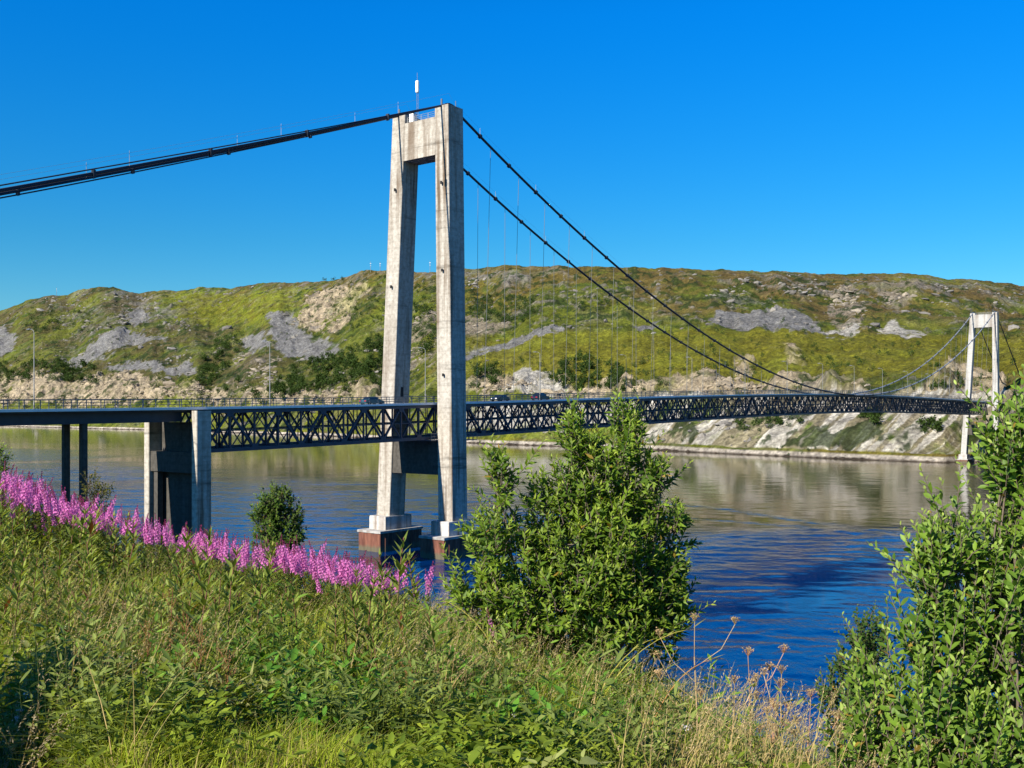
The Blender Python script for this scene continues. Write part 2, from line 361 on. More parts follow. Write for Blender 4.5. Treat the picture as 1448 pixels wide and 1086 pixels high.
# colours of the ground cover
n_big = fbm(N1, Xm / 220 + 4, Dm / 260, 4); n_mid = fbm(N2, Xm / 45, Dm / 60, 5, .6); n_small = fbm(N4, Xm / 10, Dm / 14, 4, .6)
L3 = lambda *c: np.array(c)
def lay(c, col, m): m = np.clip(m, 0, 1)[..., None]; return c * (1 - m) + np.asarray(col) * m
colr = np.zeros(PXm.shape + (3,)) + L3(.105, .118, .012)
colr = lay(colr, L3(.150, .165, .012), smooth(-.1, .5, n_big + .4 * n_mid))
brown = smooth(-.15, .45, n_mid * .7 + n_big * .5 + .45 * smooth(.55, 1, Tm) + np.where(PXm > 900, .22, -.02) - .15)
colr = lay(colr, L3(.115, .078, .022), brown * .85)
colr = lay(colr, L3(.035, .060, .012), smooth(.12, .55, -n_mid * .8 + n_small * .6 - .1 * n_big) * .8)
colr = lay(colr, L3(.17, .15, .118), rocky * (.6 + .4 * smooth(-.3, .4, n_small)))
colr = lay(colr, L3(.15, .142, .13), dark_rock * smooth(.0, .5, crag + .3 * n_small) * .55)
colr = lay(colr, L3(.115, .082, .026), smooth(820, 1050, PXm) * smooth(.50, .72, Tm) * smooth(-.35, .25, n_mid + .3 * n_small) * .8)
colr = lay(colr, L3(.20, .165, .12), brown_rock * smooth(.0, .35, crag + .35 * n_small) * .9)
colr = lay(colr, L3(.155, .142, .012), smoothz * .8)
meadow = smooth(190, 260, wx) * smooth(500, 430, wx) * smooth(404, 412, wy) * smooth(470, 450, wy)
colr = lay(colr, L3(.072, .060, .024), smooth(600, 330, PXm) * smooth(0., .2, Tm) * smooth(-.45, .15, n_mid + .3 * n_small) * .85 * (1 - meadow))
colr = lay(colr, L3(.15, .18, .012), meadow * smooth(-.5, .2, n_big + n_small) * .6)
colr = lay(colr, L3(.33, .265, .175), tan * smooth(-.5, .25, n_mid + .6 * n_small + .2))
colr = lay(colr, L3(.172, .166, .155), scree * smooth(-.75, -.3, n_mid + .3 * n_small))
colr = lay(colr, L3(.36, .335, .285), pale * smooth(-.75, -.1, n_mid + .4 * n_small))
low = (Tm < 0) & (Tm > -.93)
fq = (PXm + 1.15 * (Ym - 595) + 5 * fbm(N1, Xm / 18, Dm / 18, 3)); fan = fbm(N2, fq / 21 + 2, (Ym - 595) / 150 + 1.5, 3, .6); rill = fbm(N4, fq / 4.5, (Ym - 595) / 120, 3, .6)
right = np.where(low, smooth(850, 920, PXm), 0)
colr = lay(colr, L3(.23, .195, .125), right * .9)
colr = lay(colr, L3(.43, .395, .33), right * smooth(-.02, .10, fan + .12 * rill - .06 * n_mid) * .95)
colr = colr * (1 + right * .45 * rill)[..., None]
colr = lay(colr, L3(.085, .125, .018), right * smooth(.08, .26, n_mid * .8 - .45 * fan + .25 * n_small) * smooth(-.02, -.35, Tm) * .9)
colr = lay(colr, L3(.12, .15, .02), np.where(low, smooth(-.5, -.85, Tm) * smooth(-.10, .3, n_mid + .1 * n_small) * np.where(PXm > 850, .9, .75), 0))
colr = lay(colr, L3(.38, .33, .27), strip * 1.0); colr = lay(colr, L3(.06, .045, .032), np.where(Tm < -.984, 1., 0.))
n_bush = fbm(N3, Xm / 16 + 31, Dm / 20, 5, .62)
veg = (1 - np.clip(scree + pale, 0, 1)) * np.where(Tm < -.9, 0, 1)
colr = lay(colr, L3(.022, .040, .008), smooth(.12, .24, n_bush + .18 * n_mid - .10 * smooth(.75, 1., Tm) - .10 * tan) * veg * .85 * (1 - .85 * smoothz))       # low scrub and heather clumps
outc = ridged(N4, Xm / 22 + 8, Dm / 26, 5)
colr = lay(colr, L3(.175, .155, .13), smooth(.56, .72, outc + .22 * fbm(N1, Xm / 120 + 60, Dm / 150, 3)) * veg * np.where(Ym < 470, .8, .55) * (1 - .8 * smoothz))   # small outcrops and boulders
colr = lay(colr, L3(.17, .195, .018), smooth(.10, .5, fbm(N1, Xm / 70 + 90, Dm / 110, 4)) * veg * .35)
Zm = Zm + env * smooth(.16, .30, n_bush) * veg * .8 + env * smooth(.56, .72, outc) * veg * 1.6
colr *= (np.where(Tm < 0, 1.10, 1.02) + .44 * n_small + .15 * fbm(N3, Xm / 4, Dm / 5, 2))[..., None].clip(.45, 1.6)
# foot under water and the back of the hills
foot = np.stack([Xm[0] * (ds - 25) / ds, ds - 25, np.full_like(ds, -7)], -1)
back = []
for k in (1, 2, 3, 4, 5, 6):
    d2 = dr + 120 * k; back.append(np.stack([(pxs - CX) / F * d2, d2, Zm[-1] - 4.5 * k ** 1.6], -1))
G = np.concatenate([foot[None], np.stack([Xm, Dm, Zm], -1), np.array(back)], 0)
GC = np.concatenate([colr[:1] * .4, colr, np.tile(colr[-1:], (6, 1, 1))], 0)
nr, nc = G.shape[:2]
ii = np.arange(nr - 1)[:, None] * nc; jj = np.arange(nc - 1)[None]
mb = MB(); mb.add(G.reshape(-1, 3), [np.stack([ii + jj, ii + jj + 1, ii + nc + jj + 1, ii + nc + jj], -1).reshape(-1, 4)], GC.reshape(-1, 3))
def hillmat():
    m, n, b = newmat("hillside_ground"); at = nd(n, "ShaderNodeAttribute", attribute_name="col"); v = coords(n)
    f = noise(n, v, .28, 8, .7); g = noise(n, v, .05, 6, .6)
    c = mix(n, 1.0, at.outputs['Color'], ramp(n, f, [(.30, .40), (.5, .95), (.70, 1.75)]), 'MULTIPLY')
    c = mix(n, 1.0, c, ramp(n, g, [(.3, .75), (.7, 1.2)]), 'MULTIPLY')
    n.links.new(c, b.inputs['Base Color']); b.inputs['Roughness'].default_value = .95; b.inputs['Specular IOR Level'].default_value = .1
    bump(n, b, f, 1.0, 5.0); return m
tag(obj("hills", mb, hillmat(), None, True), kind="structure")
def far_at(px, py):
    """nearest point of the far land to a direction (column, row): world xyz"""
    j = int(np.argmin(np.abs(pxs - px))); col = CAMZ - 0 + 0 * Zm[:, j]
    yy = HY - (Zm[:, j] - CAMZ) / Dm[:, j] * F
    i = int(np.argmin(np.abs(yy - py))); return np.array([Xm[i, j], Dm[i, j], Zm[i, j]])

# loose rocks and small ledges: angular blocks lying on the rocky parts of the hill
_g = (1 + 5 ** .5) / 2
ICO = norm(np.array([(-1, _g, 0), (1, _g, 0), (-1, -_g, 0), (1, -_g, 0), (0, -1, _g), (0, 1, _g), (0, -1, -_g), (0, 1, -_g), (_g, 0, -1), (_g, 0, 1), (-_g, 0, -1), (-_g, 0, 1)]))
ICF = np.array([(0, 11, 5), (0, 5, 1), (0, 1, 7), (0, 7, 10), (0, 10, 11), (1, 5, 9), (5, 11, 4), (11, 10, 2), (10, 7, 6), (7, 1, 8), (3, 9, 4), (3, 4, 2), (3, 2, 6), (3, 6, 8), (3, 8, 9), (4, 9, 5), (2, 4, 11), (6, 2, 10), (8, 6, 7), (9, 8, 1)])
wgt = (dark_rock * np.where(PXm > 900, .28, .6) + brown_rock * .7 + tan * .8 + rocky * .35 + scree * .15 + .02) * (1 - .9 * smoothz) * ((PXm > -60) & (PXm < 1500)) * np.where(Tm < -.9, 0, 1) * smooth(-.1, .35, fbm(N1, Xm / 40 + 15, Dm / 55, 4))
wgt[-3:] = 0; wv_ = (wgt / wgt.sum()).ravel(); NR = 2800
idx = rng.choice(wv_.size, NR, p=wv_); P0 = np.stack([Xm.ravel()[idx], Dm.ravel()[idx], Zm.ravel()[idx]], -1)
sz = rng.uniform(.8, 2.6, NR) * np.where(rng.random(NR) < .12, 2.0, 1.) * (P0[:, 1] / 1300) ** .5
V = ICO[None] * rng.uniform(.6, 1.25, (NR, 12, 1)) * np.stack([rng.uniform(.8, 1.9, NR), rng.uniform(.8, 1.3, NR), rng.uniform(.5, 1.1, NR)], -1)[:, None] * sz[:, None, None]
V[:, :, 2] += V[:, :, 0] * rng.uniform(-.3, .3, (NR, 1))
V = V + P0[:, None]; warm = np.clip(tan.ravel()[idx] + .4 * brown_rock.ravel()[idx] + .25, 0, 1)[:, None]
rc = (np.array([.19, .185, .18]) * (1 - warm) + np.array([.33, .265, .18]) * warm) * rng.uniform(.42, 1.05, (NR, 1))
mb = MB(); mb.add(V.reshape(-1, 3), [(ICF[None] + (np.arange(NR) * 12)[:, None, None]).reshape(-1, 3)], np.repeat(rc, 12, 0))
def rockmat():
    m, n, b = newmat("hill_rock"); at = nd(n, "ShaderNodeAttribute", attribute_name="col"); f = noise(n, coords(n), .9, 5, .7)
    n.links.new(mix(n, 1.0, at.outputs['Color'], ramp(n, f, [(.3, .6), (.7, 1.35)]), 'MULTIPLY'), b.inputs['Base Color']); b.inputs['Roughness'].default_value = .95; bump(n, b, f, .8, 1.0); return m
tag(obj("hillside_rocks", mb, rockmat()), "angular grey and cream rocks lying in scattered fields on the far hillside", "rocks", None, "stuff")

# ------------------------------------------------------------------ water
def watermat():
    m, n, b = newmat("sea_water"); v = coords(n)
    b.inputs['Base Color'].default_value = (.0, .018, .085, 1); b.inputs['Roughness'].default_value = .05; b.inputs['IOR'].default_value = 1.333
    at = nd(n, "ShaderNodeAttribute", attribute_name="col")       # how ruffled the surface is (slicks, current lanes, wakes)
    h1 = noise(n, coords(n, (1, .6, 1)), .9, 4, .6); h2 = noise(n, coords(n, (.25, 1, 1)), .075, 4, .6)
    a = nd(n, "ShaderNodeMath", operation='MULTIPLY'); n.links.new(h1, a.inputs[0]); sp = nd(n, "ShaderNodeSeparateColor"); n.links.new(at.outputs['Color'], sp.inputs[0]); n.links.new(sp.outputs[0], a.inputs[1])
    n.links.new(mix(n, sp.outputs[1], (.0, .018, .095), (.028, .024, .010)), b.inputs['Base Color'])      # blue near by; far base colour turned olive, painting in the hills' reflection
    bb = nd(n, "ShaderNodeMath", operation='MULTIPLY_ADD'); bb.inputs[1].default_value = .5; n.links.new(h2, bb.inputs[0]); n.links.new(a.outputs[0], bb.inputs[2])
    bump(n, b, bb.outputs[0], .36, .30)
    return m
wp = np.concatenate([np.arange(-1500, -40, 30.), np.arange(-40, 1490, 2.6), np.arange(1490, 3200, 30.)])
wd_ = np.concatenate([[20, 30, 40, 48], 55 * 1.0042 ** np.arange(0, 640), [850, 950, 1100, 1300, 1600, 2000, 2600, 3600, 5500, 9000, 20000]])
wd_ = np.unique(wd_); WP, WD = np.meshgrid(wp, wd_); WX = (WP - CX) / F * WD
bound = interp([(-1500, 900), (0, 760), (120, 600), (220, 430), (400, 390), (700, 320), (1000, 232), (1448, 205), (3200, 150)])(WP) * (1 + .22 * fbm(N1, WX / 90 + 5, WD / 40, 4))
ruf = .22 + .90 * smooth(1.15, .88, WD / bound)
c_, s_ = math.cos(R(-24)), math.sin(R(-24)); lx, ly = (WX * c_ - WD * s_) / 190, (WX * s_ + WD * c_) / 22
ruf *= .72 + .75 * fbm(N2, lx + 7, ly + 3, 4)
def lane(p0, p1, w, amt):                            # a wake or current line between two seen points of the water
    a, b = [np.array([(p[0] - CX) / F, 1.0]) * CAMZ * F / (p[1] - HY) for p in (p0, p1)]
    d = b - a; L = np.hypot(*d); t = np.clip(((WX - a[0]) * d[0] + (WD - a[1]) * d[1]) / L ** 2, 0, 1); wig = 2.2 * w * fbm(N3, t * L / 40 + a[0], t * 0 + 3, 3)
    q = ((WX - a[0]) * -d[1] + (WD - a[1]) * d[0]) / L - wig
    inside = smooth(-.02, .08, ((WX - a[0]) * d[0] + (WD - a[1]) * d[1]) / L ** 2) * smooth(1.02, .9, ((WX - a[0]) * d[0] + (WD - a[1]) * d[1]) / L ** 2)
    return amt * np.exp(-(q / w) ** 2) * inside
ruf += lane((900, 704), (1310, 757), 2.2, 1.1) + lane((900, 727), (1310, 762), 1.8, 1.1) + lane((300, 716), (640, 728), 3, .8) + lane((60, 690), (420, 700), 4, .5) + lane((-80, 640), (190, 646), 40, .8)
ruf += .8 * np.exp(-(((WX - 205) / 60) ** 2 + ((WD - 400) / 100) ** 2))
dk_ = lane((930, 868), (1330, 790), 6.5, 1.) + lane((960, 835), (1340, 776), 4.0, .6); ruf *= 1 - .9 * np.clip(dk_, 0, 1)
ruf = np.clip(ruf, .05, 2.0)
wav = N1(WX / 4.6 + .2 * WD / 4.6, WD / 2.5) + .55 * N4(WX / 2.1 + 40, WD / 1.25) + .9 * N3(WX / 13, WD / 6.5)
WZ = .10 * wav * ruf * smooth(640, 330, WD) * smooth(45, 60, WD)
nr, nc = WX.shape; ii = np.arange(nr - 1)[:, None] * nc; jj = np.arange(nc - 1)[None]
mb = MB(); mb.add(np.stack([WX, WD, WZ], -1).reshape(-1, 3), [np.stack([ii + jj, ii + jj + 1, ii + nc + jj + 1, ii + nc + jj], -1).reshape(-1, 4)], np.stack([np.clip(ruf, 0, 1.3), smooth(.8, 1.25, WD / bound), 0 * WD], -1).reshape(-1, 3))
tag(obj("water", mb, watermat(), None, True), kind="structure")

# ------------------------------------------------------------------ near bank
CP = np.array([(0, 0, -1.62), (0, 4.7, -1.78), (-2, 4.7, -1.62), (2, 4.7, -2.05), (-6.5, 13, -1.75), (-3.66, 12.5, -2.35), (-.9, 10.5, -2.5), (.5, 9.3, -2.42), (1.38, 8.5, -2.72), (2.06, 7, -2.72),
               (2.2, 5.5, -2.42), (-8, 6, -1.25), (-13, 14, -1.3), (4, 3, -2.1), (6, 0, -2.2), (-4, 0, -1.4), (0, -6, -1.2), (-3, 8, -2.0), (-6, 9, -1.6)], float)
def _tps(r2): return np.where(r2 > 1e-9, r2 * np.log(np.maximum(r2, 1e-9)), 0)
_n = len(CP); _K = _tps(((CP[:, None, :2] - CP[None, :, :2]) ** 2).sum(-1)) + np.eye(_n) * .6
_P = np.concatenate([np.ones((_n, 1)), CP[:, :2]], 1)
_A = np.block([[_K, _P], [_P.T, np.zeros((3, 3))]]); _W = np.linalg.solve(_A, np.concatenate([CP[:, 2], np.zeros(3)]))
CREST = np.array([(-40, 30), (-16, 18), (-6.5, 13.9), (-3.66, 13.3), (-.9, 11.3), (.5, 10.0), (1.3, 8.6), (2.1, 7.0), (2.55, 5.2), (3.6, 3), (7, -3), (16, -16), (60, -60)], float)
DROP = interp([(0, 0), (1, .3), (3, 1.6), (8, 5.5), (30, 19), (60, 22.5), (150, 25.5), (300, 33), (900, 60)])
def outward(x, y):
    x = np.asarray(x, float); y = np.asarray(y, float); best = np.full(x.shape, 1e9); sg = np.zeros(x.shape)
    for a, b in zip(CREST[:-1], CREST[1:]):
        d = b - a; t = np.clip(((x - a[0]) * d[0] + (y - a[1]) * d[1]) / (d @ d), 0, 1)
        ex = x - a[0] - t * d[0]; ey = y - a[1] - t * d[1]; q = np.hypot(ex, ey)
        s = d[0] * ey - d[1] * ex
        up = q < best - 1e-9; best = np.where(up, q, best); sg = np.where(up, np.sign(s), sg)
    return best * sg
def hol(x, y):
    a = np.array([-4.40, 7.4]); d = np.array([-2.15, 4.1]) - a; L = np.hypot(*d); t = ((x - a[0]) * d[0] + (y - a[1]) * d[1]) / L ** 2
    q = ((x - a[0]) * -d[1] + (y - a[1]) * d[0]) / L
    return np.exp(-np.abs(q / .40) ** 4) * smooth(.0, .25, t) * smooth(1.35, 1.0, t)
def gz(x, y):
    x = np.asarray(x, float); y = np.asarray(y, float)
    cx = np.clip(x, -14, 8); cy = np.clip(y, -6, 15)
    r2 = (cx[..., None] - CP[:, 0]) ** 2 + (cy[..., None] - CP[:, 1]) ** 2
    z = _tps(r2) @ _W[:_n] + _W[_n] + _W[_n + 1] * cx + _W[_n + 2] * cy
    o = outward(x, y)
    z = z - DROP(np.maximum(o, 0)) + .08 * fbm(N2, x / 1.3, y / 1.3, 3) * np.clip(1 + o, 0, 1).clip(0, 1)
    z = z - .55 * hol(x, y)                             # a dark little gully at the left foot of the picture
    return z + CAMZ
xs = np.concatenate([[-900, -500, -300, -200, -140, -100, -70, -50, -36, -26], np.linspace(-19, 10, 180), [12, 15, 19, 25, 34, 48, 70, 100, 150, 220]])
ysn = np.concatenate([[-400, -200, -100, -50, -25, -14], np.linspace(-8, 19, 170), [21, 24, 28, 33, 40, 50, 65, 85, 110, 140, 170, 210, 260]])
Xg, Yg = np.meshgrid(xs, ysn); Zg = gz(Xg, Yg)
nr, nc = Xg.shape; ii = np.arange(nr - 1)[:, None] * nc; jj = np.arange(nc - 1)[None]
mb = MB(); mb.add(np.stack([Xg, Yg, Zg], -1).reshape(-1, 3), [np.stack([ii + jj, ii + jj + 1, ii + nc + jj + 1, ii + nc + jj], -1).reshape(-1, 4)])
def soilmat():
    m, n, b = newmat("bank_soil"); v = coords(n); f = noise(n, v, 3.0, 6, .65)
    n.links.new(ramp(n, f, [(.3, (.020, .022, .008)), (.55, (.045, .05, .014)), (.75, (.085, .075, .03))]), b.inputs['Base Color']); b.inputs['Roughness'].default_value = .95
    bump(n, b, f, .8, .1); return m
tag(obj("ground", mb, soilmat(), None, True), kind="structure")



# ------------------------------------------------------------------ suspension bridge
UX, UY = .611, .791                                  # along the bridge, away from the camera
O0 = np.array([-16.26, 187.06])
U3 = np.array([UX, UY, 0]); NN3 = np.array([UY, -UX, 0]); UP = np.array([0, 0, 1.0])
def B(s, n, z): return np.array([O0[0] + UX * s + UY * n, O0[1] + UY * s - UX * n, z])
def smoothtable(pts):
    p = np.array(pts, float); x, y = p[:, 0], p[:, 1]; m = np.gradient(y, x)
    def f(q):
        q = np.asarray(q, float); i = np.clip(np.searchsorted(x, q) - 1, 0, len(x) - 2); h = x[i + 1] - x[i]; t = (q - x[i]) / h
        return (2 * t**3 - 3 * t**2 + 1) * y[i] + (t**3 - 2 * t**2 + t) * h * m[i] + (-2 * t**3 + 3 * t**2) * y[i + 1] + (t**3 - t**2) * h * m[i + 1]
    return f
_dk = smoothtable([(-160, -.9), (-80, .0), (-50, .4), (0, 1.35), (60, 2.9), (140, 4.8), (220, 5.9), (300, 5.6), (405, 4.5), (470, 3.6)])
deck = lambda s: CAMZ + _dk(s)
S0, S1, PAN = -50.2, 404.0, 4.45
TS = 4.25                                            # half distance between the trusses
bridge = thing("suspension_bridge", "long suspension bridge with blue steel truss deck and two tall concrete towers", "bridge", tuple(B(0, 0, 0)))

def leg_mb(sc, nb, nt, a0, a1, b, z0, z1):
    """tapered, slightly chamfered leg; nb/nt = cross position of its centre at foot and head"""
    mb = MB(); K = 14; ch = .10
    o = [(-1, -1, 1, 0), (-1, -1, 0, 1), (-1, 1, 0, -1), (-1, 1, 1, 0), (1, 1, -1, 0), (1, 1, 0, -1), (1, -1, 0, 1), (1, -1, -1, 0)]
    v = []
    for k in range(K + 1):
        t = k / K; z = z0 + (z1 - z0) * t; a = a0 + (a1 - a0) * t; n0 = nb + (nt - nb) * t
        for su, sn, cu, cn in o: v.append(B(sc + su * b / 2 + cu * ch, n0 + sn * a / 2 + cn * ch, z))
    i = np.arange(K)[:, None] * 8; j = np.arange(8)[None]; j2 = (j + 1) % 8
    mb.add(v, [np.stack([i + j, i + 8 + j, i + 8 + j2, i + j2], -1).reshape(-1, 4), np.arange(8)[None], (np.arange(8) + K * 8)[None, ::-1]])
    return mb
def box_b(mb, s0, s1, n0, n1, z0, z1): hexa(mb, [B(s0, n0, z0), B(s1, n0, z0), B(s1, n1, z0), B(s0, n1, z0)], [B(s0, n0, z1), B(s1, n0, z1), B(s1, n1, z1), B(s0, n1, z1)])

def tower(sc, legs, a0, a1, b, zf, zt, zb0, zb1, mat, low, plinth, caiss, wall):
    t = thing("tower", None, None); t.parent = bridge; t.location = Vector(B(sc, 0, 0)) - bridge.location
    nb = [l[0] for l in legs]; ntp = [l[1] for l in legs]
    at = lambda i, z: nb[i] + (ntp[i] - nb[i]) * (z - zf) / (zt - zf)
    wa = lambda z: a0 + (a1 - a0) * (z - zf) / (zt - zf)
    for i in (0, 1): obj("leg", leg_mb(sc, nb[i], ntp[i], a0, a1, b, zf, zt), mat, t)
    mb = MB(); i0 = [at(0, zb0) - wa(zb0) / 2 - .02, at(0, zb1) - wa(zb1) / 2 - .02]; i1 = [at(1, zb0) + wa(zb0) / 2 + .02, at(1, zb1) + wa(zb1) / 2 + .02]
    sb = b / 2 - .06
    hexa(mb, [B(sc - sb, i1[0], zb0), B(sc + sb, i1[0], zb0), B(sc + sb, i0[0], zb0), B(sc - sb, i0[0], zb0)], [B(sc - sb, i1[1], zb1), B(sc + sb, i1[1], zb1), B(sc + sb, i0[1], zb1), B(sc - sb, i0[1], zb1)])
    obj("crossbeam", mb, mat, t)
    if low:
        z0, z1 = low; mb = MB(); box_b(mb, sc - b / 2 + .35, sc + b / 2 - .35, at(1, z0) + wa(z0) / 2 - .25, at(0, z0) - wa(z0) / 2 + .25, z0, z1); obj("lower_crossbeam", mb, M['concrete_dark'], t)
    for i in (0, 1):
        pw, pl, ph = plinth; z0 = wall[1]
        mb = MB(); n0 = nb[i]
        for q, (dw, za, zb_) in enumerate(((0, z0, zf - .12), (-.12, zf - .12, zf + .02))):
            box_b(mb, sc - pl / 2 - dw / 2, sc + pl / 2 + dw / 2, n0 - pw / 2 - dw / 2, n0 + pw / 2 + dw / 2, za, zb_)
        obj("plinth", mb, M['concrete_plinth'], t)
        cw, cl = caiss
        mb = MB(); P = []                            # corrugated sheet pile wall
        pts = [(-cl / 2, -cw / 2), (cl / 2, -cw / 2), (cl / 2, cw / 2), (-cl / 2, cw / 2)]
        for k in range(4):
            p = np.array(pts[k]); q = np.array(pts[(k + 1) % 4]); L = np.hypot(*(q - p)); d = (q - p) / L; nrm_ = np.array([d[1], -d[0]]); m = max(4, int(L / .42))
            for h in range(m):
                off = .16 if (h // 2) % 2 else 0.; P.append(p + d * L * (h + (.15 if h % 2 else -.15) * (0 if h == 0 else 1)) / m + nrm_ * (off if h else 0))
        m = len(P); v = [B(sc + x, n0 + y, -1.5) for x, y in P] + [B(sc + x, n0 + y, wall[0]) for x, y in P]
        j = np.arange(m); j2 = (j + 1) % m
        mb.add(v, [np.stack([j, j2, j2 + m, j + m], -1)])
        cs = obj("caisson", mb, M['rust'], t)
        mb = MB(); box_b(mb, sc - cl / 2 - .2, sc + cl / 2 + .2, n0 - cw / 2 - .2, n0 + cw / 2 + .2, wall[0] - .06, wall[1] + .01); obj("concrete_cap", mb, M['concrete_white'], cs)
    return t, at, wa

ZT1 = 79.8
t1, at1, wa1 = tower(0, [(7.34 - .1, 6.32), (-8.19, -4.12)], 3.38, 3.16, 4.15, 6.25, ZT1, 71.3, 78.1, M['concrete'], (14.3, 20.4), (4.2, 6.9, 0), (5.6, 11.0), (3.45, 3.8))
S2 = 407.0
t2, at2, wa2 = tower(S2, [(7.45, 6.95), (-7.45, -3.15)], 2.6, 2.35, 3.6, 4.2, 74.4, 67.2, 73.6, M['concrete_white'], (14.0, 19.0), (3.9, 6.2, 0), (5.2, 9.5), (1.6, 1.9))
# saddles, railings on the beam, lamps and doors on the near tower
for (tt, sc, att, zt, zb) in ((t1, 0, at1, ZT1, 78.1), (t2, S2, at2, 74.4, 73.6)):
    for i in (0, 1):
        n0 = att(i, zt); mb = MB()
        for k in range(9):
            a = -1 + k / 4; h = .75 - .35 * a * a
            if k: hexa(mb, [B(sc + pa * 1.5, n0 - .4, zt), B(sc + a * 1.5, n0 - .4, zt), B(sc + a * 1.5, n0 + .4, zt), B(sc + pa * 1.5, n0 + .4, zt)], [B(sc + pa * 1.5, n0 - .4, zt + ph), B(sc + a * 1.5, n0 - .4, zt + h), B(sc + a * 1.5, n0 + .4, zt + h), B(sc + pa * 1.5, n0 + .4, zt + ph)])
            pa, ph = a, h
        bar(mb, B(sc - .9, n0 - .95, zt - .3), B(sc - .9, n0 - .95, zt + 1.6), .26, .26); bar(mb, B(sc + .9, n0 + .8, zt), B(sc + .9, n0 + .8, zt + 1.3), .12, .12)
        obj("cable_saddle", mb, M['steel'], tt)
    mb = MB(); nA, nB = att(1, zb) + 1.9, att(0, zb) - 1.9
    for sgn in (-1, 1):
        s_ = sc + sgn * 1.6
        for hh in (.4, .75, 1.1): bar(mb, B(s_, nA, zb + hh), B(s_, nB, zb + hh), .05, .05)
        for q in np.linspace(nA, nB, 5): bar(mb, B(s_, q, zb), B(s_, q, zb + 1.1), .06, .06)
    obj("walkway_railing", mb, M['lamp'], tt)
for i, z in ((0, 66.0), (1, 66.2), (0, 50.5), (1, 48.5), (0, 32.0)):
    mb = MB(); n0 = at1(i, z); p = B(-2.1, n0 + .1, z); bar(mb, p, p - U3 * .35, .08, .08); bar(mb, p - U3 * .3 + UP * .3, p - U3 * .3 - UP * .2, .3, .3)
    obj("marker_lamp", mb, M['black'], t1)
mb = MB(); box_b(mb, -.35, .35, at1(1, 29.5) + wa1(29.5) / 2 - .05, at1(1, 29.5) + wa1(29.5) / 2 + .04, deck(0) + 1.3, deck(0) + 3.2); obj("access_door", mb, M['black'], t1)
for (s0, s1, n0, n1) in ((-3.6, -2.25, 1.4, 5.3), (2.25, 5.6, 5.2, 8.2)):        # inspection platforms under the deck
    z = deck(0) - 6.4; mb = MB(); box_b(mb, s0, s1, n0, n1, z - .15, z)
    cn = [(s0, n0), (s1, n0), (s1, n1), (s0, n1)]
    for k in range(4):
        a, b_ = cn[k], cn[(k + 1) % 4]
        for hh in (.6, 1.15): bar(mb, B(*a, z + hh), B(*b_, z + hh), .09, .09)
        for q in np.linspace(0, 1, 4)[:-1]:
            s_, n_ = a[0] + (b_[0] - a[0]) * q, a[1] + (b_[1] - a[1]) * q; bar(mb, B(s_, n_, z), B(s_, n_, z + 1.15), .1, .1)
    obj("inspection_platform", mb, M['rail'], bridge)

# portal pier where the truss ends
pier = thing("pier", None, None); pier.parent = bridge; pier.location = Vector(B(-51.4, 0, 0)) - bridge.location
zp = deck(-51.4) - .25
for n0 in (5.5, -6.05): obj("leg", leg_mb(-51.4, n0, n0, 1.22, 1.22, 2.45, -2, zp), M['concrete'], pier)
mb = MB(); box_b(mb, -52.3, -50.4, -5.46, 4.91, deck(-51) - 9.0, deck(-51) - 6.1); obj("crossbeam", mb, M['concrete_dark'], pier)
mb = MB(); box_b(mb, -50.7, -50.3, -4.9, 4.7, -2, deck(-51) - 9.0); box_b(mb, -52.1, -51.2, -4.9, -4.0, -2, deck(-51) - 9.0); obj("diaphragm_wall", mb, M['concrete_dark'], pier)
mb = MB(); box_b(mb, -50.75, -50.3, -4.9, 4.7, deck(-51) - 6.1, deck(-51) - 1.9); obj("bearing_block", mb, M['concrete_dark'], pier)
tr2 = thing("column_bent", None, None); tr2.parent = bridge; tr2.location = Vector(B(-67, 0, 0)) - bridge.location
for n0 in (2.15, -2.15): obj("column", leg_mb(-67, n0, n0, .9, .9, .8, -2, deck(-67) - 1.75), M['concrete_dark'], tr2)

# deck
def ribbon(mb, svals, n0, n1, zt, th):
    v = []; m = len(svals)
    for s in svals:
        z = deck(s) + zt
        v += [B(s, n0, z), B(s, n1, z), B(s, n1, z - th), B(s, n0, z - th)]
    i = np.arange(m - 1)[:, None] * 4; j = np.arange(4)[None]; j2 = (j + 1) % 4
    mb.add(v, [np.stack([i + j, i + 4 + j, i + 4 + j2, i + j2], -1).reshape(-1, 4), [[0, 1, 2, 3]], [[4 * m - 1, 4 * m - 2, 4 * m - 3, 4 * m - 4]]])
SV = np.arange(-150, 471, 4.0)
mb = MB(); ribbon(mb, SV, -4.2, 4.2, .0, .22); dk = obj("roadway", mb, M['asphalt'], bridge)
for n0, n1 in ((4.2, 4.75), (-4.75, -4.2)):
    mb = MB(); ribbon(mb, SV, n0, n1, .22, .32); obj("edge_beam", mb, M['edge'], bridge)
mb = MB()
for s in np.arange(-140, 460, 9.0): ribbon(mb, [s, s + 3], -.06, .06, .004, .002)
ribbon(mb, SV, 3.7, 3.82, .004, .002); ribbon(mb, SV, -3.82, -3.7, .004, .002)
obj("lane_marking", mb, M['white'], dk)
for n0 in (4.62, -4.62):
    mb = MB()
    for s in np.arange(-148, 466, 2.0): bar(mb, B(s, n0, deck(s) + .2), B(s, n0, deck(s) + 1.35), .09, .09)
    for hh, th in ((.62, .06), (1.0, .06), (1.38, .11)):
        for a, b_ in zip(SV[:-1], SV[1:]): bar(mb, B(a, n0, deck(a) + hh), B(b_, n0, deck(b_) + hh), th, th)
    obj("railing", mb, M['rail'], bridge)
mb = MB()                                            # approach: two steel plate girders and their cross girders
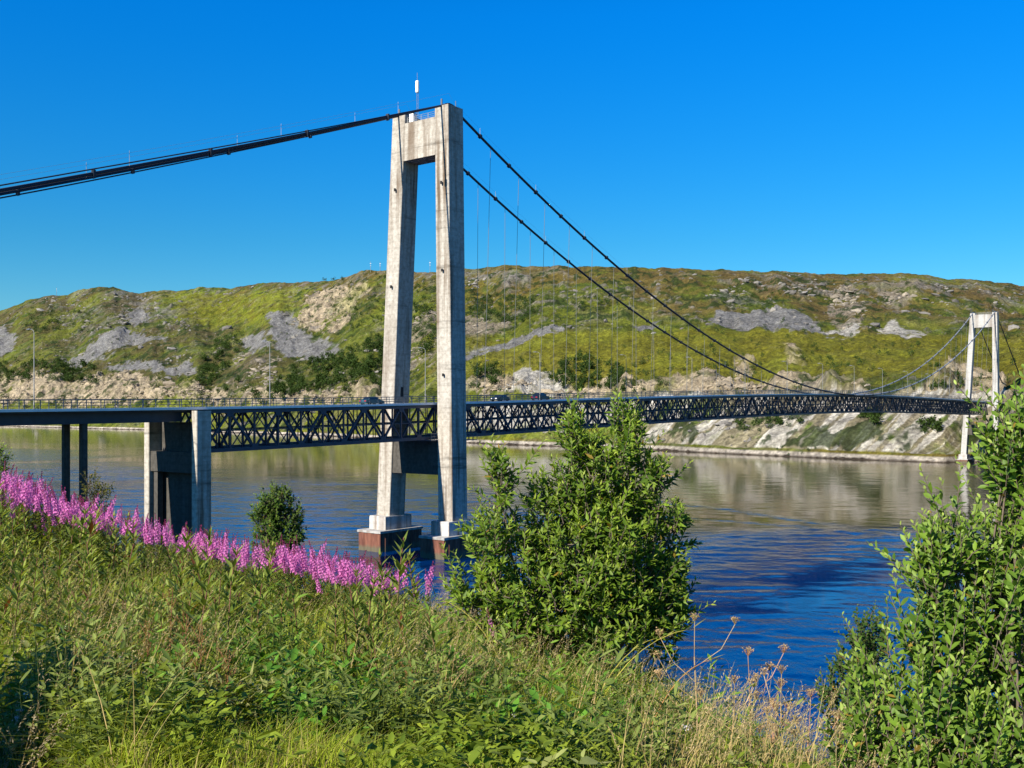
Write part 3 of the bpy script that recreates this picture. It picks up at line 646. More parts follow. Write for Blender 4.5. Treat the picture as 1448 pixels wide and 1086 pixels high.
for n0 in (2.5, -2.5):
    sv = SV[SV <= -52]
    ribbon(mb, list(sv) + [-52.6], n0 - .12, n0 + .12, -.25, 1.45); ribbon(mb, list(sv) + [-52.6], n0 - .35, n0 + .35, -1.7, .06)
ribbon(mb, list(SV[SV <= -52]) + [-52.6], -3.9, 3.9, -.23, .1)
for s in np.arange(-148, -53, 4.0): bar(mb, B(s, -2.4, deck(s) - 1.0), B(s, 2.4, deck(s) - 1.0), .2, .8)
obj("approach_girder", mb, M['steel'], bridge)

# stiffening trusses
NPN = int((S1 - S0) / PAN); PS = S0 + np.arange(NPN + 1) * PAN
ZT, ZB = -.44, -6.0
for n0 in (TS, -TS):
    tr = thing("stiffening_truss", None, None); tr.parent = bridge
    ct, cb, wb = MB(), MB(), MB()
    for k in range(NPN):
        a, b_ = PS[k], PS[k + 1]; A0, A1 = B(a, n0, deck(a) + ZT), B(b_, n0, deck(b_) + ZT); B0, B1 = B(a, n0, deck(a) + ZB), B(b_, n0, deck(b_) + ZB)
        bar(ct, A0, A1, .46, .44); bar(cb, B0, B1, .48, .5)
        p, q = (B0, A1) if k % 2 == 0 else (A0, B1)
        bar(wb, p, q, .26, .32)
        bar(wb, A0, B0, .24, .3)
        mid = (p + q) / 2; oth = (A0 + B1) / 2 if k % 2 == 0 else (B0 + A1) / 2
        lo = (B1 if k % 2 == 0 else B0); hi = (A0 if k % 2 == 0 else A1)
        bar(wb, mid, (B0 + B1) / 2 + 0 * UP, .12, .14); bar(wb, mid, lo * .5 + hi * .5 + (lo - hi) * .0 + (0 if k % 2 else 0) * UP, .1, .1)
        g = A0 if k % 2 == 0 else B0; G2 = A1 if k % 2 == 0 else B1
        # gusset plates at the nodes where diagonals meet
        nodes = (B0, ) if k % 2 == 0 else (A0, )
        for P0 in nodes:
            sg = 1 if P0 is B0 else -1
            for off in (-.17, .17):
                c0 = P0 + NN3 * off
                vv = [c0 - U3 * .85 - UP * .22 * sg, c0 + U3 * .85 - UP * .22 * sg, c0 + U3 * .45 + UP * .75 * sg, c0 - U3 * .45 + UP * .75 * sg]
                mb2 = [x - NN3 * .02 for x in vv] + [x + NN3 * .02 for x in vv]; wb.add(mb2, [QB])
        p2, q2 = (A0, B1) if k % 2 == 0 else (B0, A1); bar(wb, p2, q2, .13, .14)
        bar(wb, A0 * .5 + B0 * .5, (A1 + B1) / 2, .11, .13); bar(wb, (A0 + A1) / 2, (B0 + B1) / 2, .13, .14)
    for nm, x in (("top_chord", ct), ("bottom_chord", cb), ("web_members", wb)): obj(nm, x, M['steel'], tr)
mb = MB()
for k in range(NPN + 1):
    s = PS[k]; zt, zb = deck(s) + ZT, deck(s) + ZB
    bar(mb, B(s, -TS, zt + .1), B(s, TS, zt + .1), .22, .5); bar(mb, B(s, -TS, zb), B(s, TS, zb), .2, .28)
    bar(mb, B(s, -TS, zb), B(s, 0, zt), .2, .2); bar(mb, B(s, TS, zb), B(s, 0, zt), .2, .2); bar(mb, B(s, -TS, zb * .5 + zt * .5), B(s, TS, zb * .5 + zt * .5), .14, .16)
    if k < NPN:
        s2 = PS[k + 1]; z2 = deck(s2) + ZB
        sg = 1 if k % 2 else -1; bar(mb, B(s, -TS * sg, zb), B(s2, TS * sg, z2), .14, .14)
for n0 in (-2.6, -.9, .9, 2.6):
    for k in range(NPN): bar(mb, B(PS[k], n0, deck(PS[k]) - .4), B(PS[k + 1], n0, deck(PS[k + 1]) - .4), .16, .34)
obj("floor_bracing", mb, M['steel'], bridge)

# main cables
SM, HM = 213.0, 5.7
def cable_z(s):
    s = np.asarray(s, float)
    l = HM + (ZT1 + .75 - CAMZ - HM) * np.clip((SM - s) / SM, 0, 9) ** 1.93
    r = HM + (74.4 + .6 - CAMZ - HM) * np.clip((s - SM) / (S2 - SM), 0, 9) ** 2.0
    return CAMZ + np.where(s < SM, l, r)
def cable_n(s, i):
    a, c = at1(i, ZT1), at2(i, 74.4); sg = 4.85 * (1 if i == 0 else -1)
    s = np.asarray(s, float); t = np.clip(s / S2, 0, 1); m = 4 * t * (1 - t)
    return a * (1 - t) ** 2 + c * t ** 2 + 2 * t * (1 - t) * (2 * sg - (a + c) / 2) 
for i in (0, 1):
    cb = thing("main_cable", None, None); cb.parent = bridge
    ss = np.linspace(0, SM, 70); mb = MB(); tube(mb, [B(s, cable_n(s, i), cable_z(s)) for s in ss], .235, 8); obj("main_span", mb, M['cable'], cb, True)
    ss = np.linspace(SM, S2, 70); mb = MB(); tube(mb, [B(s, cable_n(s, i), cable_z(s)) for s in ss], .235, 8); obj("main_span", mb, M['cable_pale'], cb, True)  # far half of the same cable, in a paler colour
    n0 = at1(i, ZT1); ss = np.linspace(0, -150, 40)
    hb = lambda s: ZT1 + .7 + .352 * s + .00018 * s * (s + 150)
    mb = MB()
    for off, r, dn in ((.0, .19, .0), (1.75, .10, .1), (-1.25, .11, -.1), (.5, .12, -.2)):
        tube(mb, [B(s, n0 + dn * min(1, -s / 60), hb(s) + off * .36 * min(1, .15 - s / 80)) for s in ss], r, 6)
    obj("back_stay", mb, M['cable'], cb, True)
    n2 = at2(i, 74.4); ss = np.linspace(S2, S2 + 92, 16)
    mb = MB()
    for off in (.35, 0, -.35): tube(mb, [B(s, n2, 75.0 - .55 * (s - S2) + off * min(1, (s - S2) / 30)) for s in ss], .16, 6)
    obj("back_stay", mb, M['cable'], cb, True)
    hr = MB()
    for s in np.arange(-138, -8, 17.5 if i == 0 else 16.4): mb = MB(); bar(mb, B(s, n0, hb(s) - .55), B(s, n0, hb(s) + .5), .6, .3, U3); obj("cable_clamp", mb, M['cable'], cb)
    for s in np.arange(8.9, S2 - 4, 8.9):
        d = norm(B(s + .5, cable_n(s + .5, i), cable_z(s + .5)) - B(s, cable_n(s, i), cable_z(s))); p = B(s, cable_n(s, i), cable_z(s)); mb = MB(); bar(mb, p - d * .3, p + d * .3, .58, .62); obj("cable_clamp", mb, M['cable'], cb)
    pts = [B(s, n0, hb(s) + 1.9) for s in np.linspace(-150, 0, 30)] + [B(s, cable_n(s, i), cable_z(s) + 1.3) for s in np.linspace(1, S2, 90)]
    tube(hr, pts, .012, 4)
    for s in list(np.arange(-138, -8, 25.)): bar(hr, B(s, n0, hb(s)), B(s, n0, hb(s) + 2.2), .035, .035)
    for s in np.arange(8.9, S2 - 4, 17.8): bar(hr, B(s, cable_n(s, i), cable_z(s)), B(s, cable_n(s, i), cable_z(s) + 1.5), .05, .05)
    obj("hand_rope", hr, M['hanger'], cb)
    for s in np.arange(S0 + PAN * 2 * 7, S2 - 6, PAN * 2):
        zc, zd = float(cable_z(s)) - .2, float(deck(s)) - .6
        if s < 5 or zc - zd < 1.2: continue
        mb = MB(); nd_ = TS + .35 if i == 0 else -TS - .35
        tube(mb, [B(s, cable_n(s, i), zc), B(s, nd_, zd)], .042, 5); obj("hanger", mb, M['hanger'], bridge)
# anchor block of the far back stays, on the far bank
mb = MB(); p = B(S2 + 92, 0, 0); box_b(mb, S2 + 86, S2 + 98, -7, 9, 8, 26.5); obj("anchor_block", mb, M['concrete_white'], bridge)

# antenna mast on the near tower
p0 = B(-.4, at1(1, 78.1) + 3.2, 78.1)
mast = thing("antenna_mast", "thin lattice mast with white panel antenna on top of the near bridge tower", "antenna", tuple(p0))
mb = MB()
for a in (0, 2.1, 4.2): tube(mb, [p0 + (.16 * math.cos(a), .16 * math.sin(a), 0), p0 + (.16 * math.cos(a), .16 * math.sin(a), 5.9)], .028, 5)
for k in range(24):
    a, b_ = (0, 2.1, 4.2)[k % 3], (0, 2.1, 4.2)[(k + 1) % 3]; bar(mb, p0 + (.16 * math.cos(a), .16 * math.sin(a), k * .24), p0 + (.16 * math.cos(b_), .16 * math.sin(b_), k * .24 + .24), .025, .025)
obj("lattice_pole", mb, M['lamp'], mast)
mb = MB(); lathe(mb, [(.0, 5.7), (.28, 5.75), (.33, 5.95), (.33, 7.75), (.27, 7.9), (0, 7.92)], p0, 14); obj("antenna_panel", mb, M['white'], mast)
mb = MB(); tube(mb, [p0 + (0, 0, 7.9), p0 + (0, 0, 9.4)], .035, 5); obj("lightning_rod", mb, M['lamp'], mast)
cabt = B(-.9, at1(1, 78.1) + 3.0, 78.1)
cbn = thing("equipment_cabinet", "small white equipment cabinet at the foot of the mast on the near bridge tower", "cabinet", tuple(cabt))
mb = MB(); box_b(mb, -1.75, -.75, at1(1, 78.1) + 2.5, at1(1, 78.1) + 3.45, 78.25, 79.75); obj("cabinet_body", mb, M['white'], cbn)
mb = MB(); box_b(mb, -1.8, -.7, at1(1, 78.1) + 2.45, at1(1, 78.1) + 3.5, 79.75, 79.82); obj("cabinet_lid", mb, M['lamp'], cbn)
mb = MB(); box_b(mb, -1.65, -.85, at1(1, 78.1) + 2.6, at1(1, 78.1) + 3.35, 78.1, 78.25); obj("cabinet_foot", mb, M['lamp'], cbn)

# street lamps
def make_lamp():
    t = thing("street_lamp", "slim grey street lamp", "street lamp")
    mb = MB(); tube(mb, [(0, 0, 0), (0, 0, .9), (0, 0, .92), (0, 0, 9.4)], [.10, .10, .07, .045], 8); obj("pole", mb, M['lamp'], t, True)
    mb = MB(); tube(mb, [(0, 0, 9.3), (0, .15, 9.62), (0, .5, 9.78), (0, 1.1, 9.85)], .035, 6); obj("arm", mb, M['lamp'], t, True)
    mb = MB(); hexa(mb, [(-.13, .9, 9.78), (.13, .9, 9.78), (.09, 1.75, 9.82), (-.09, 1.75, 9.82)], [(-.1, .9, 9.95), (.1, .9, 9.95), (.05, 1.75, 9.9), (-.05, 1.75, 9.9)]); obj("lamp_head", mb, M['rail'], t)
    return t
RZB = math.atan2(-UX, UY)                    # local +x along -n ... turned below
lampS = [-74.7, -38.6, -4.2, 30.1, 63.6, 95.5, 126.7, 156.1, 184.7, 214, 244, 274, 304, 334, 364, 394]
ldesc = ["slim grey street lamp at the far left, above the thin columns of the bridge approach", "slim grey street lamp between the portal pier and the near tower", "slim grey street lamp seen between the two legs of the near bridge tower",
         "slim grey street lamp standing beside the dark car right of the near tower", "slim grey street lamp second to the right of the near tower"]
lm = make_lamp()
for k, s in enumerate(lampS):
    loc = tuple(B(s, 4.45, float(deck(s)) + .2)); rz = math.atan2(-NN3[1], -NN3[0]) - R(90)
    lab = ldesc[k] if k < 5 else "slim grey street lamp in the distant row towards the far tower"
    if k == 0: lm.location = loc; lm.rotation_euler.z = rz; lm["label"] = lab; lm["group"] = "street lamps along the bridge deck"
    else: dup(lm, loc, rz, 1, lab, "street lamps along the bridge deck")

# cars on the deck
M['glass'] = simple("car_glass", (.01, .014, .018), .08, 0., .1, 1, .8)
M['hub'] = simple("wheel_rim", (.42, .42, .43), .35, .7, .1, 4)
M['tail'] = simple("red_lens", (.3, .01, .01), .25, 0., .1, 3)
M['clear'] = simple("clear_lens", (.7, .7, .68), .15, 0., .1, 3)
def paint(name, c): return simple(name, c, .28, .1, .06, 3, .6)
def make_car(col, loc, rz, label, tall=0.):
    t = thing("car", label, "car", loc, rz, "cars driving over the bridge")
    H = tall
    prof = [(-2.15, .32), (-2.2, .62), (-2.1, .88 + H * .3), (-1.55, .96 + H * .5), (-.95, 1.40 + H), (.35, 1.44 + H), (1.15, .98 + H * .3), (2.0, .80 + H * .2), (2.18, .55), (2.12, .32)]
    def ext(pr, w0, w1, zlo, zhi):
        v = []
        for sg in (-1, 1):
            for x, z in pr: v.append((x, sg * (w0 + (w1 - w0) * np.clip((z - zlo) / (zhi - zlo), 0, 1)), z))
        m = len(pr); j = np.arange(m); j2 = (j + 1) % m
        return v, [np.stack([j, j2, j2 + m, j + m], -1), np.arange(m)[None, ::-1], (np.arange(m) + m)[None]]
    mb = MB(); v, f = ext(prof, .88, .66, .9, 1.4 + H); mb.add(v, f); body = obj("body", mb, paint("car_paint", col), None); body.parent = t
    pr = [(-1.48, 1.0 + H * .5), (-.93, 1.35 + H), (.32, 1.39 + H), (1.02, 1.02 + H * .3)]
    mb = MB(); v, f = ext(pr, .895, .695, .9, 1.4 + H); mb.add(v, f); g = obj("side_windows", mb, M['glass'], None); g.parent = t
    for nm, (xa, za, xb, zb) in (("windscreen", (.38, 1.43 + H, 1.12, 1.0 + H * .3)), ("rear_window", (-1.52, 1.0 + H * .5, -.98, 1.38 + H))):
        mb = MB(); hexa(mb, [(xa, -.58, za), (xb, -.68, zb), (xb, .68, zb), (xa, .58, za)], [(xa + .03 * np.sign(xb), -.58, za + .02), (xb + .03 * np.sign(xb), -.68, zb + .03), (xb + .03 * np.sign(xb), .68, zb + .03), (xa + .03 * np.sign(xb), .58, za + .02)]); o = obj(nm, mb, M['glass'], None); o.parent = t
    for x in (-1.32, 1.35):
        for y in (-.8, .8):
            mb = MB(); lathe(mb, [(.2, -.1), (.31, -.1), (.33, -.06), (.33, .06), (.31, .1), (.2, .1)], (x, y, .33), 18, 1); wv = obj("wheel", mb, M['black'], None); wv.parent = t
            mb = MB(); lathe(mb, [(.02, -.08), (.2, -.105), (.2, .105), (.02, .08)], (x, y, .33), 14, 1); rm = obj("rim", mb, M['hub'], None); rm.parent = wv
    for y in (-.6, .6):
        mb = MB(); hexa(mb, [(2.1, y - .2, .58), (2.19, y - .2, .58), (2.19, y + .2, .58), (2.1, y + .2, .58)], [(2.05, y - .2, .75), (2.11, y - .2, .74), (2.11, y + .2, .74), (2.05, y + .2, .75)]); o = obj("headlight", mb, M['clear'], None); o.parent = t
        mb = MB(); hexa(mb, [(-2.22, y - .2, .66), (-2.1, y - .2, .66), (-2.1, y + .2, .66), (-2.22, y + .2, .66)], [(-2.17, y - .2, .84), (-2.05, y - .2, .84), (-2.05, y + .2, .84), (-2.17, y + .2, .84)]); o = obj("tail_light", mb, M['tail'], None); o.parent = t
    for y in (-.95, .95):
        mb = MB(); hexa(mb, [(.75, y - .08, .98), (.9, y - .08, .98), (.9, y + .08, .98), (.75, y + .08, .98)], [(.75, y - .08, 1.1), (.88, y - .08, 1.1), (.88, y + .08, 1.1), (.75, y + .08, 1.1)]); o = obj("wing_mirror", mb, M['black'], None); o.parent = t
    return t
rzu = math.atan2(UY, UX)
make_car((.03, .075, .10), tuple(B(-14.7, 1.8, float(deck(-14.7)) + .01)), rzu, "dark teal car on the bridge just left of the near tower", .05)
make_car((.012, .015, .028), tuple(B(33.9, 1.8, float(deck(33.9)) + .01)), rzu, "tall dark navy car on the bridge to the right of the near tower", .28)
make_car((.02, .025, .03), tuple(B(25.0, -1.8, float(deck(25.)) + .01)), rzu + math.pi, "low dark car half hidden by the railing close to the near tower's right leg", 0.)

# ------------------------------------------------------------------ trees and bushes on the far hillside
def far_tree_mesh(seed, n, broad):
    r = np.random.default_rng(seed); mb = MB()
    lobes = [(np.array([r.uniform(-.2, .2) * broad, r.uniform(-.2, .2) * broad, h]), rad) for h, rad in ((.38, .27 * broad), (.60, .25 * broad), (.80, .16 * broad))] + [(np.array([r.uniform(-.3, .3) * broad, r.uniform(-.3, .3) * broad, r.uniform(.3, .6)]), .17 * broad) for _ in range(3)]
    pos, dr, up, col = [], [], [], []
    for k in range(n):
        c, rad = lobes[k % len(lobes)]; d = norm(r.normal(size=3)); p = c + d * rad * (.55 + .5 * r.random()); pos.append(p)
        dr.append(norm(np.cross(d, r.normal(size=3)) + d * .5)); up.append(d + r.normal(size=3) * .4); g = r.random()
        col.append([.022 + .030 * g, .042 + .045 * g, .008 + .008 * g])
    leaves(mb, pos, dr, up, r.uniform(.10, .19, n), r.uniform(.12, .2, n), np.array(col), PETAL)
    tube(mb, [(0, 0, -.1), (.01, 0, .25), (0, .02, .6)], [.03, .022, .01], 5, (.09, .08, .065))
    return mb
FT = [far_tree_mesh(100 + k, 150, (1.0, .8, 1.25, .7, 1.5, 1.1)[k]) for k in range(6)]
FTS = [far_tree_mesh(140 + k, 64, (1.1, .9, 1.4, 1., 1.6, 1.2)[k]) for k in range(6)]
FTM = [m_.mesh("far_tree_shape", M['far_leaf']) for m_ in FT]
# polygon, count, size range (m), label, group
TREG = [
    ([(-20, 514), (60, 512), (130, 520), (140, 545), (60, 540), (-20, 548)], 110, (10, 17), "dark green tree in the wood above the pale cliffs at far left", "trees of the left wood"),
    ([(300, 482), (342, 474), (338, 500), (318, 530), (300, 548), (275, 545), (285, 512)], 85, (8, 14), "dark green tree in the steep gully left of the grey scree", "trees in the gully"),
    ([(375, 548), (430, 512), (480, 500), (548, 476), (548, 520), (500, 538), (440, 555), (380, 566)], 230, (7, 12), "green tree on the slope under the grey scree beside the near tower", "trees under the scree"),
    ([(585, 400), (612, 400), (614, 480), (600, 510), (584, 490)], 70, (6, 10), "green bush seen between the two legs of the near tower", "bushes behind the tower"),
    ([(660, 424), (700, 418), (755, 424), (772, 440), (740, 458), (690, 456), (662, 446)], 150, (5, 9), "dark bush in the thicket high on the hill right of the near tower", "bushes of the high thicket"),
    ([(790, 512), (820, 506), (880, 520), (885, 552), (800, 555), (776, 540)], 90, (5, 9), "dark green bush above the road behind the tall shrub", "bushes above the road"),
    ([(675, 520), (700, 512), (715, 535), (690, 552), (665, 550)], 30, (5, 9), "dark green bush beside the pale road cutting right of the near tower", "bushes by the road cutting"),
    ([(30, 446), (80, 440), (95, 462), (60, 474), (28, 470)], 45, (8, 13), "dark bush on the rocky upper slope at far left", "bushes on the left upper slope"),
    ([(100, 440), (140, 444), (130, 470), (95, 476)], 30, (7, 11), "dark bush on the rocky upper slope at far left", "bushes on the left upper slope"),
    ([(450, 395), (548, 386), (548, 460), (500, 470), (470, 440)], 90, (5, 10), "dark bush among the cream crags left of the near tower", "bushes among the crags"),
    ([(800, 425), (860, 420), (880, 438), (830, 446)], 28, (4, 8), "dark bush on the open hill above the main cable", "bushes on the open hill"),
    ([(1010, 410), (1080, 402), (1140, 415), (1090, 430), (1020, 432)], 34, (4, 7), "dark bush under the brow of the hill above the long grey scree", "bushes under the brow"),
    ([(1035, 592), (1075, 590), (1140, 586), (1130, 606), (1060, 614), (1040, 612)], 22, (3.5, 6.5), "round green bush on the pale bank below the distant truss", "bushes on the right bank"),
    ([(1215, 588), (1245, 586), (1240, 604), (1220, 606)], 8, (4, 7), "round green bush on the pale bank below the distant truss", "bushes on the right bank"),
    ([(1304, 596), (1326, 596), (1326, 622), (1308, 624)], 5, (4.5, 7.5), "round green bush on the pale bank below the distant truss", "bushes on the right bank"),
    ([(940, 612), (1100, 622), (1200, 632), (1190, 648), (960, 638)], 16, (1.5, 3), "low green bush just above the waterline on the right bank", "low bushes by the water"),
    ([(0, 562), (420, 558), (420, 580), (0, 582)], 80, (5, 10), "green bush at the foot of the pale cliffs behind the bridge approach", "bushes at the cliff foot"),
    ([(200, 535), (380, 540), (540, 520), (540, 556), (380, 562), (200, 552)], 70, (6, 11), "green tree among the cream cliffs above the truss on the left", "trees among the cliffs"),
]
cand = []
for poly, n, (a, b), lab, grp in TREG:
    xsP = [p[0] for p in poly]; ysP = [p[1] for p in poly]; k = 0
    while k < n:
        px, py = rng.uniform(min(xsP), max(xsP)), rng.uniform(min(ysP), max(ysP))
        if not inpoly(np.array([px]), np.array([py]), poly)[0]: continue
        k += 1; p = far_at(px, py); h = rng.uniform(a, b); cand.append((h / p[1], p, h, lab, grp))
for k in range(1500):                                 # single scattered bushes
    px, py = rng.uniform(-30, 1448), 0; py = ybank(px) + (yridge(px) + 12 - ybank(px)) * rng.random() ** 1.3
    if fbm(N2, px / 70, py / 26, 3) < .05: continue
    p = far_at(px, py); h = rng.uniform(2.5, 6); cand.append((h / p[1] * .8, p, h, "small lone bush scattered on the open far hillside", "lone bushes on the far hillside"))
cand.sort(key=lambda c: -c[0])
rest = MB()
for k, (_, p, h, lab, grp) in enumerate(cand):
    v = k % 6; rz = rng.uniform(0, 6.28)
    if k < 290:
        o = link("hillside_tree", FTM[v]); o.location = p + (0, 0, -.3); o.rotation_euler.z = rz; o.scale = (h,) * 3; tag(o, lab, "tree", grp)
    else:
        c, s_ = math.cos(rz), math.sin(rz)
        V = np.concatenate(FTS[v].v); V = np.stack([V[:, 0] * c - V[:, 1] * s_, V[:, 0] * s_ + V[:, 1] * c, V[:, 2]], -1) * h + p + (0, 0, -.3)
        rest.v.append(V); rest.c.append(np.concatenate(FTS[v].c)); rest.f += [f + rest.n for f in FTS[v].f]; rest.n += len(V)
tag(obj("hillside_scrub", rest, M['far_leaf']), "low dark green scrub scattered over the far hillside between the larger trees", "scrub", None, "stuff")
# masts on the skyline
for k, (px, h, lab) in enumerate(((524, 22, "thin radio mast on the skyline left of the near tower, left one of two"), (537, 20, "thin radio mast on the skyline, close against the near bridge tower's left leg"), (608, 20, "thin radio mast on the skyline seen between the near tower's legs"), (80, 26, "thin radio mast on the skyline at the far left end of the hill"))):
    p = far_at(px, float(yridge(px)) + 2); t = thing("radio_mast", lab, "mast", tuple(p), 0, None)
    mb = MB(); tube(mb, [p + (0, 0, -2), p + (0, 0, h)], [.5, .25], 6); obj("pole", mb, M['lamp'], t)
    mb = MB(); bar(mb, p + (-1.2, 0, h * .8), p + (1.2, 0, h * .8), .35, .8); bar(mb, p + (-.9, 0, h * .6), p + (.9, 0, h * .6), .3, .6); obj("antenna_arm", mb, M['white'], t)

# ------------------------------------------------------------------ foreground plants
def ground_pt(x, y): return np.array([x, y, float(gz(x, y))])
def in_view(x, y, m=.6): return abs(x) < .5 * y + m
# shrubs --------------------------------------------------------------------------------------------
LIGHT = np.array([SUN_D.x * .84, SUN_D.y * .84, .54])         # plants turn their leaves to the light
def shrub(name, label, base, blobs, nshoot, slen, L, W, nleaf, pal, seed, mat, tpl=LANCE, upb=.75, outb=.55, radb=.9, stems=9, twig=.004, trunk=.022, group=None):
    r = np.random.default_rng(seed)
    t = thing(name, label, "shrub", tuple(base), 0, group)
    cen = np.array([b[0] for b in blobs], float); rad = np.array([b[1] for b in blobs], float); wt = np.array([b[2] for b in blobs], float); wt /= wt.sum()
    st = MB(); lf = MB()
    nodes = []
    for k in range(len(blobs)):                       # limbs: foot to the heart of each mass of leaves, forking inside it
        for q in range(max(2, stems // len(blobs) + 1)):
            e = cen[k] + r.normal(size=3) * rad[k] * .45; b0 = base + np.array([r.normal() * .10, r.normal() * .10, -.1])
            m = b0 * .5 + e * .5 + np.array([r.normal() * .12, r.normal() * .12, -.10]); tt = np.linspace(0, 1, 9)[:, None]
            pts = b0 * (1 - tt) ** 2 + 2 * m * tt * (1 - tt) + e * tt ** 2 + r.normal(size=(9, 3)) * .012
            tube(st, pts, np.linspace(trunk * r.uniform(.6, 1.1), trunk * .25, 9), 6); nodes += list(pts[4:])
    nodes = np.array(nodes)
    kk = r.choice(len(blobs), nshoot, p=wt)
    d = norm(r.normal(size=(nshoot, 3))); rr = r.random(nshoot) ** .42
    start = cen[kk] + d * rad[kk] * rr[:, None]
    dr0 = norm(d * outb + np.array([0, 0, upb]) + r.normal(size=(nshoot, 3)) * .35)
    ln = slen * r.uniform(.5, 1.2, nshoot) * np.where(r.random(nshoot) < .07, 1.7, 1.)
    nl = np.maximum(4, (nleaf * ln / slen).astype(int))
    cols = np.array(pal)
    P, D, Un, LL, WW, CC = [], [], [], [], [], []
    for i in range(nshoot):
        n = nl[i]; tt = np.linspace(.08, 1, n); a0 = r.uniform(0, 6.28)
        sd = norm(np.cross(dr0[i], [.3, .2, 1])); s2 = np.cross(dr0[i], sd); bend = r.normal(size=3) * .18 + np.array([0, 0, .12])
        ax = start[i] + dr0[i] * (tt * ln[i])[:, None] + bend * (tt ** 2 * ln[i])[:, None]
        j = np.argmin(((nodes - start[i]) ** 2).sum(1)) if i % 2 == 0 else -1
        if j >= 0 and i % 4 == 0: tube(st, [nodes[j], (nodes[j] + start[i]) / 2 - (0, 0, .03), start[i], ax[n // 2], ax[-1]], [twig * 1.6, twig * 1.4, twig * 1.2, twig, twig * .4], 4, cap=False)
        else: tube(st, [start[i] - dr0[i] * ln[i] * .25, start[i], ax[n // 2], ax[-1]], [twig, twig, twig * .8, twig * .35], 3, cap=False)
        an = a0 + np.arange(n) * 2.4; rad_ = sd * np.cos(an)[:, None] + s2 * np.sin(an)[:, None]
        lift = np.linspace(.35, 1.1, n)[:, None]
        P.append(ax); D.append(norm(rad_ * radb + dr0[i] * lift + r.normal(size=(n, 3)) * .18)); Un.append(dr0[i] * .5 + np.array([0, 0, .4]) + LIGHT * .9 + r.normal(size=(n, 3)) * .40)
        sz = np.interp(tt, [0, .3, .7, 1], [.8, 1.05, 1., .5]) * r.uniform(.8, 1.15, n); LL.append(L * sz); WW.append(W * sz)
        f = np.clip(.15 + .55 * r.random() + .2 * r.normal(size=n), 0, 1)[:, None]; c = cols[0] * (1 - f) + cols[1] * f
        tip = np.clip((tt - .72) / .28, 0, 1)[:, None] * r.uniform(.3, 1); c = c * (1 - tip) + cols[2] * tip
        old = (r.random(n) < .012)[:, None]; CC.append(np.where(old, np.array([.28, .19, .03]), c))
    leaves(lf, np.concatenate(P), np.concatenate(D), np.concatenate(Un), np.concatenate(LL), np.concatenate(WW), np.concatenate(CC), tpl)
    obj("stem", st, M['bark'], t, True); obj("foliage", lf, mat, t, True)
    return t
GREEN = [(.060, .118, .012), (.20, .30, .024), (.36, .43, .06)]
GREEN2 = [(.070, .14, .016), (.19, .30, .03), (.36, .45, .09)]
DARKG = [(.028, .064, .010), (.070, .130, .018), (.15, .21, .035)]
def Bl(px, py, d, rx, ry, rz=None, w=None):
    """mass of leaves centred in direction (px, py) at distance d; radii in photo pixels at that distance"""
    a = rx / F * d; h = ry / F * d; dd = rz if rz else a
    return (PX(px, py, d), (a, dd, h), w if w else a * h)
D0 = 8.9
shrub("willow_shrub", "tall bushy green willow shrub in front of the bridge deck, right of the near tower", ground_pt(*PX(810, 0, D0)[:2]),
      [Bl(852, 668, D0, 40, 40), Bl(812, 632, D0, 12, 34, .18), Bl(815, 712, D0, 36, 38), Bl(884, 620, D0 + .1, 16, 30), Bl(842, 775, D0, 88, 60), Bl(880, 730, D0 + .1, 48, 60), Bl(790, 840, D0, 115, 60), Bl(880, 840, D0, 75, 70), Bl(928, 685, D0, 14, 10, .15, .016), Bl(905, 650, D0, 10, 18, .15, .012), Bl(950, 745, D0, 10, 16, .12, .012), Bl(762, 725, D0, 20, 34, .2), Bl(770, 790, D0, 34, 40, .3),
       Bl(706, 696, D0 - .2, 14, 46, .15), Bl(698, 775, D0 - .2, 30, 45, .3), Bl(684, 850, D0 - .2, 40, 42), Bl(730, 890, D0 - .2, 60, 34), Bl(938, 790, D0 + .1, 20, 40), Bl(948, 855, D0 + .1, 24, 44), Bl(930, 890, D0, 40, 40), Bl(840, 890, D0, 95, 35)],
      2150, .20, .088, .030, 14, GREEN, 5, M['leaf_gloss'], LANCE, .85, .5, .8, 26)
D1 = 4.6
shrub("willow_bush", "large leafy green willow bush filling the right edge of the picture", ground_pt(*PX(1420, 0, D1)[:2]),
      [Bl(1442, 700, D1, 12, 70, .1), Bl(1432, 745, D1, 10, 36, .1), Bl(1450, 800, D1, 40, 70, .25), Bl(1396, 838, D1, 28, 38, .2), Bl(1438, 695, D1, 10, 45, .1), Bl(1446, 655, D1, 11, 60, .13, .02), Bl(1434, 640, D1, 4, 50, .08, .005), Bl(1410, 890, D1, 80, 60, .4), Bl(1330, 930, D1, 34, 60, .3), Bl(1440, 1000, D1, 110, 70, .45), Bl(1300, 1020, D1 - .1, 70, 45, .3), Bl(1225, 1075, D1, 40, 30, .2), Bl(1400, 1100, D1 - .3, 120, 50, .3), Bl(1250, 1110, D1 - .1, 60, 30, .25), Bl(1330, 1120, D1 - .1, 60, 30, .25),
       Bl(1318, 830, D1, 8, 40, .1, .014), Bl(1290, 920, D1, 6, 20, .08, .007), Bl(1418, 690, D1, 4, 45, .06, .006), Bl(1350, 800, D1, 8, 30, .08, .012), Bl(1500, 740, D1, 40, 110, .3), Bl(1510, 920, D1, 60, 140, .4)],
      1020, .25, .055, .026, 17, GREEN2, 9, M['leaf_gloss'], LEAF, 1.15, .35, .75, 24, .0030, .014)
D2 = 6.9
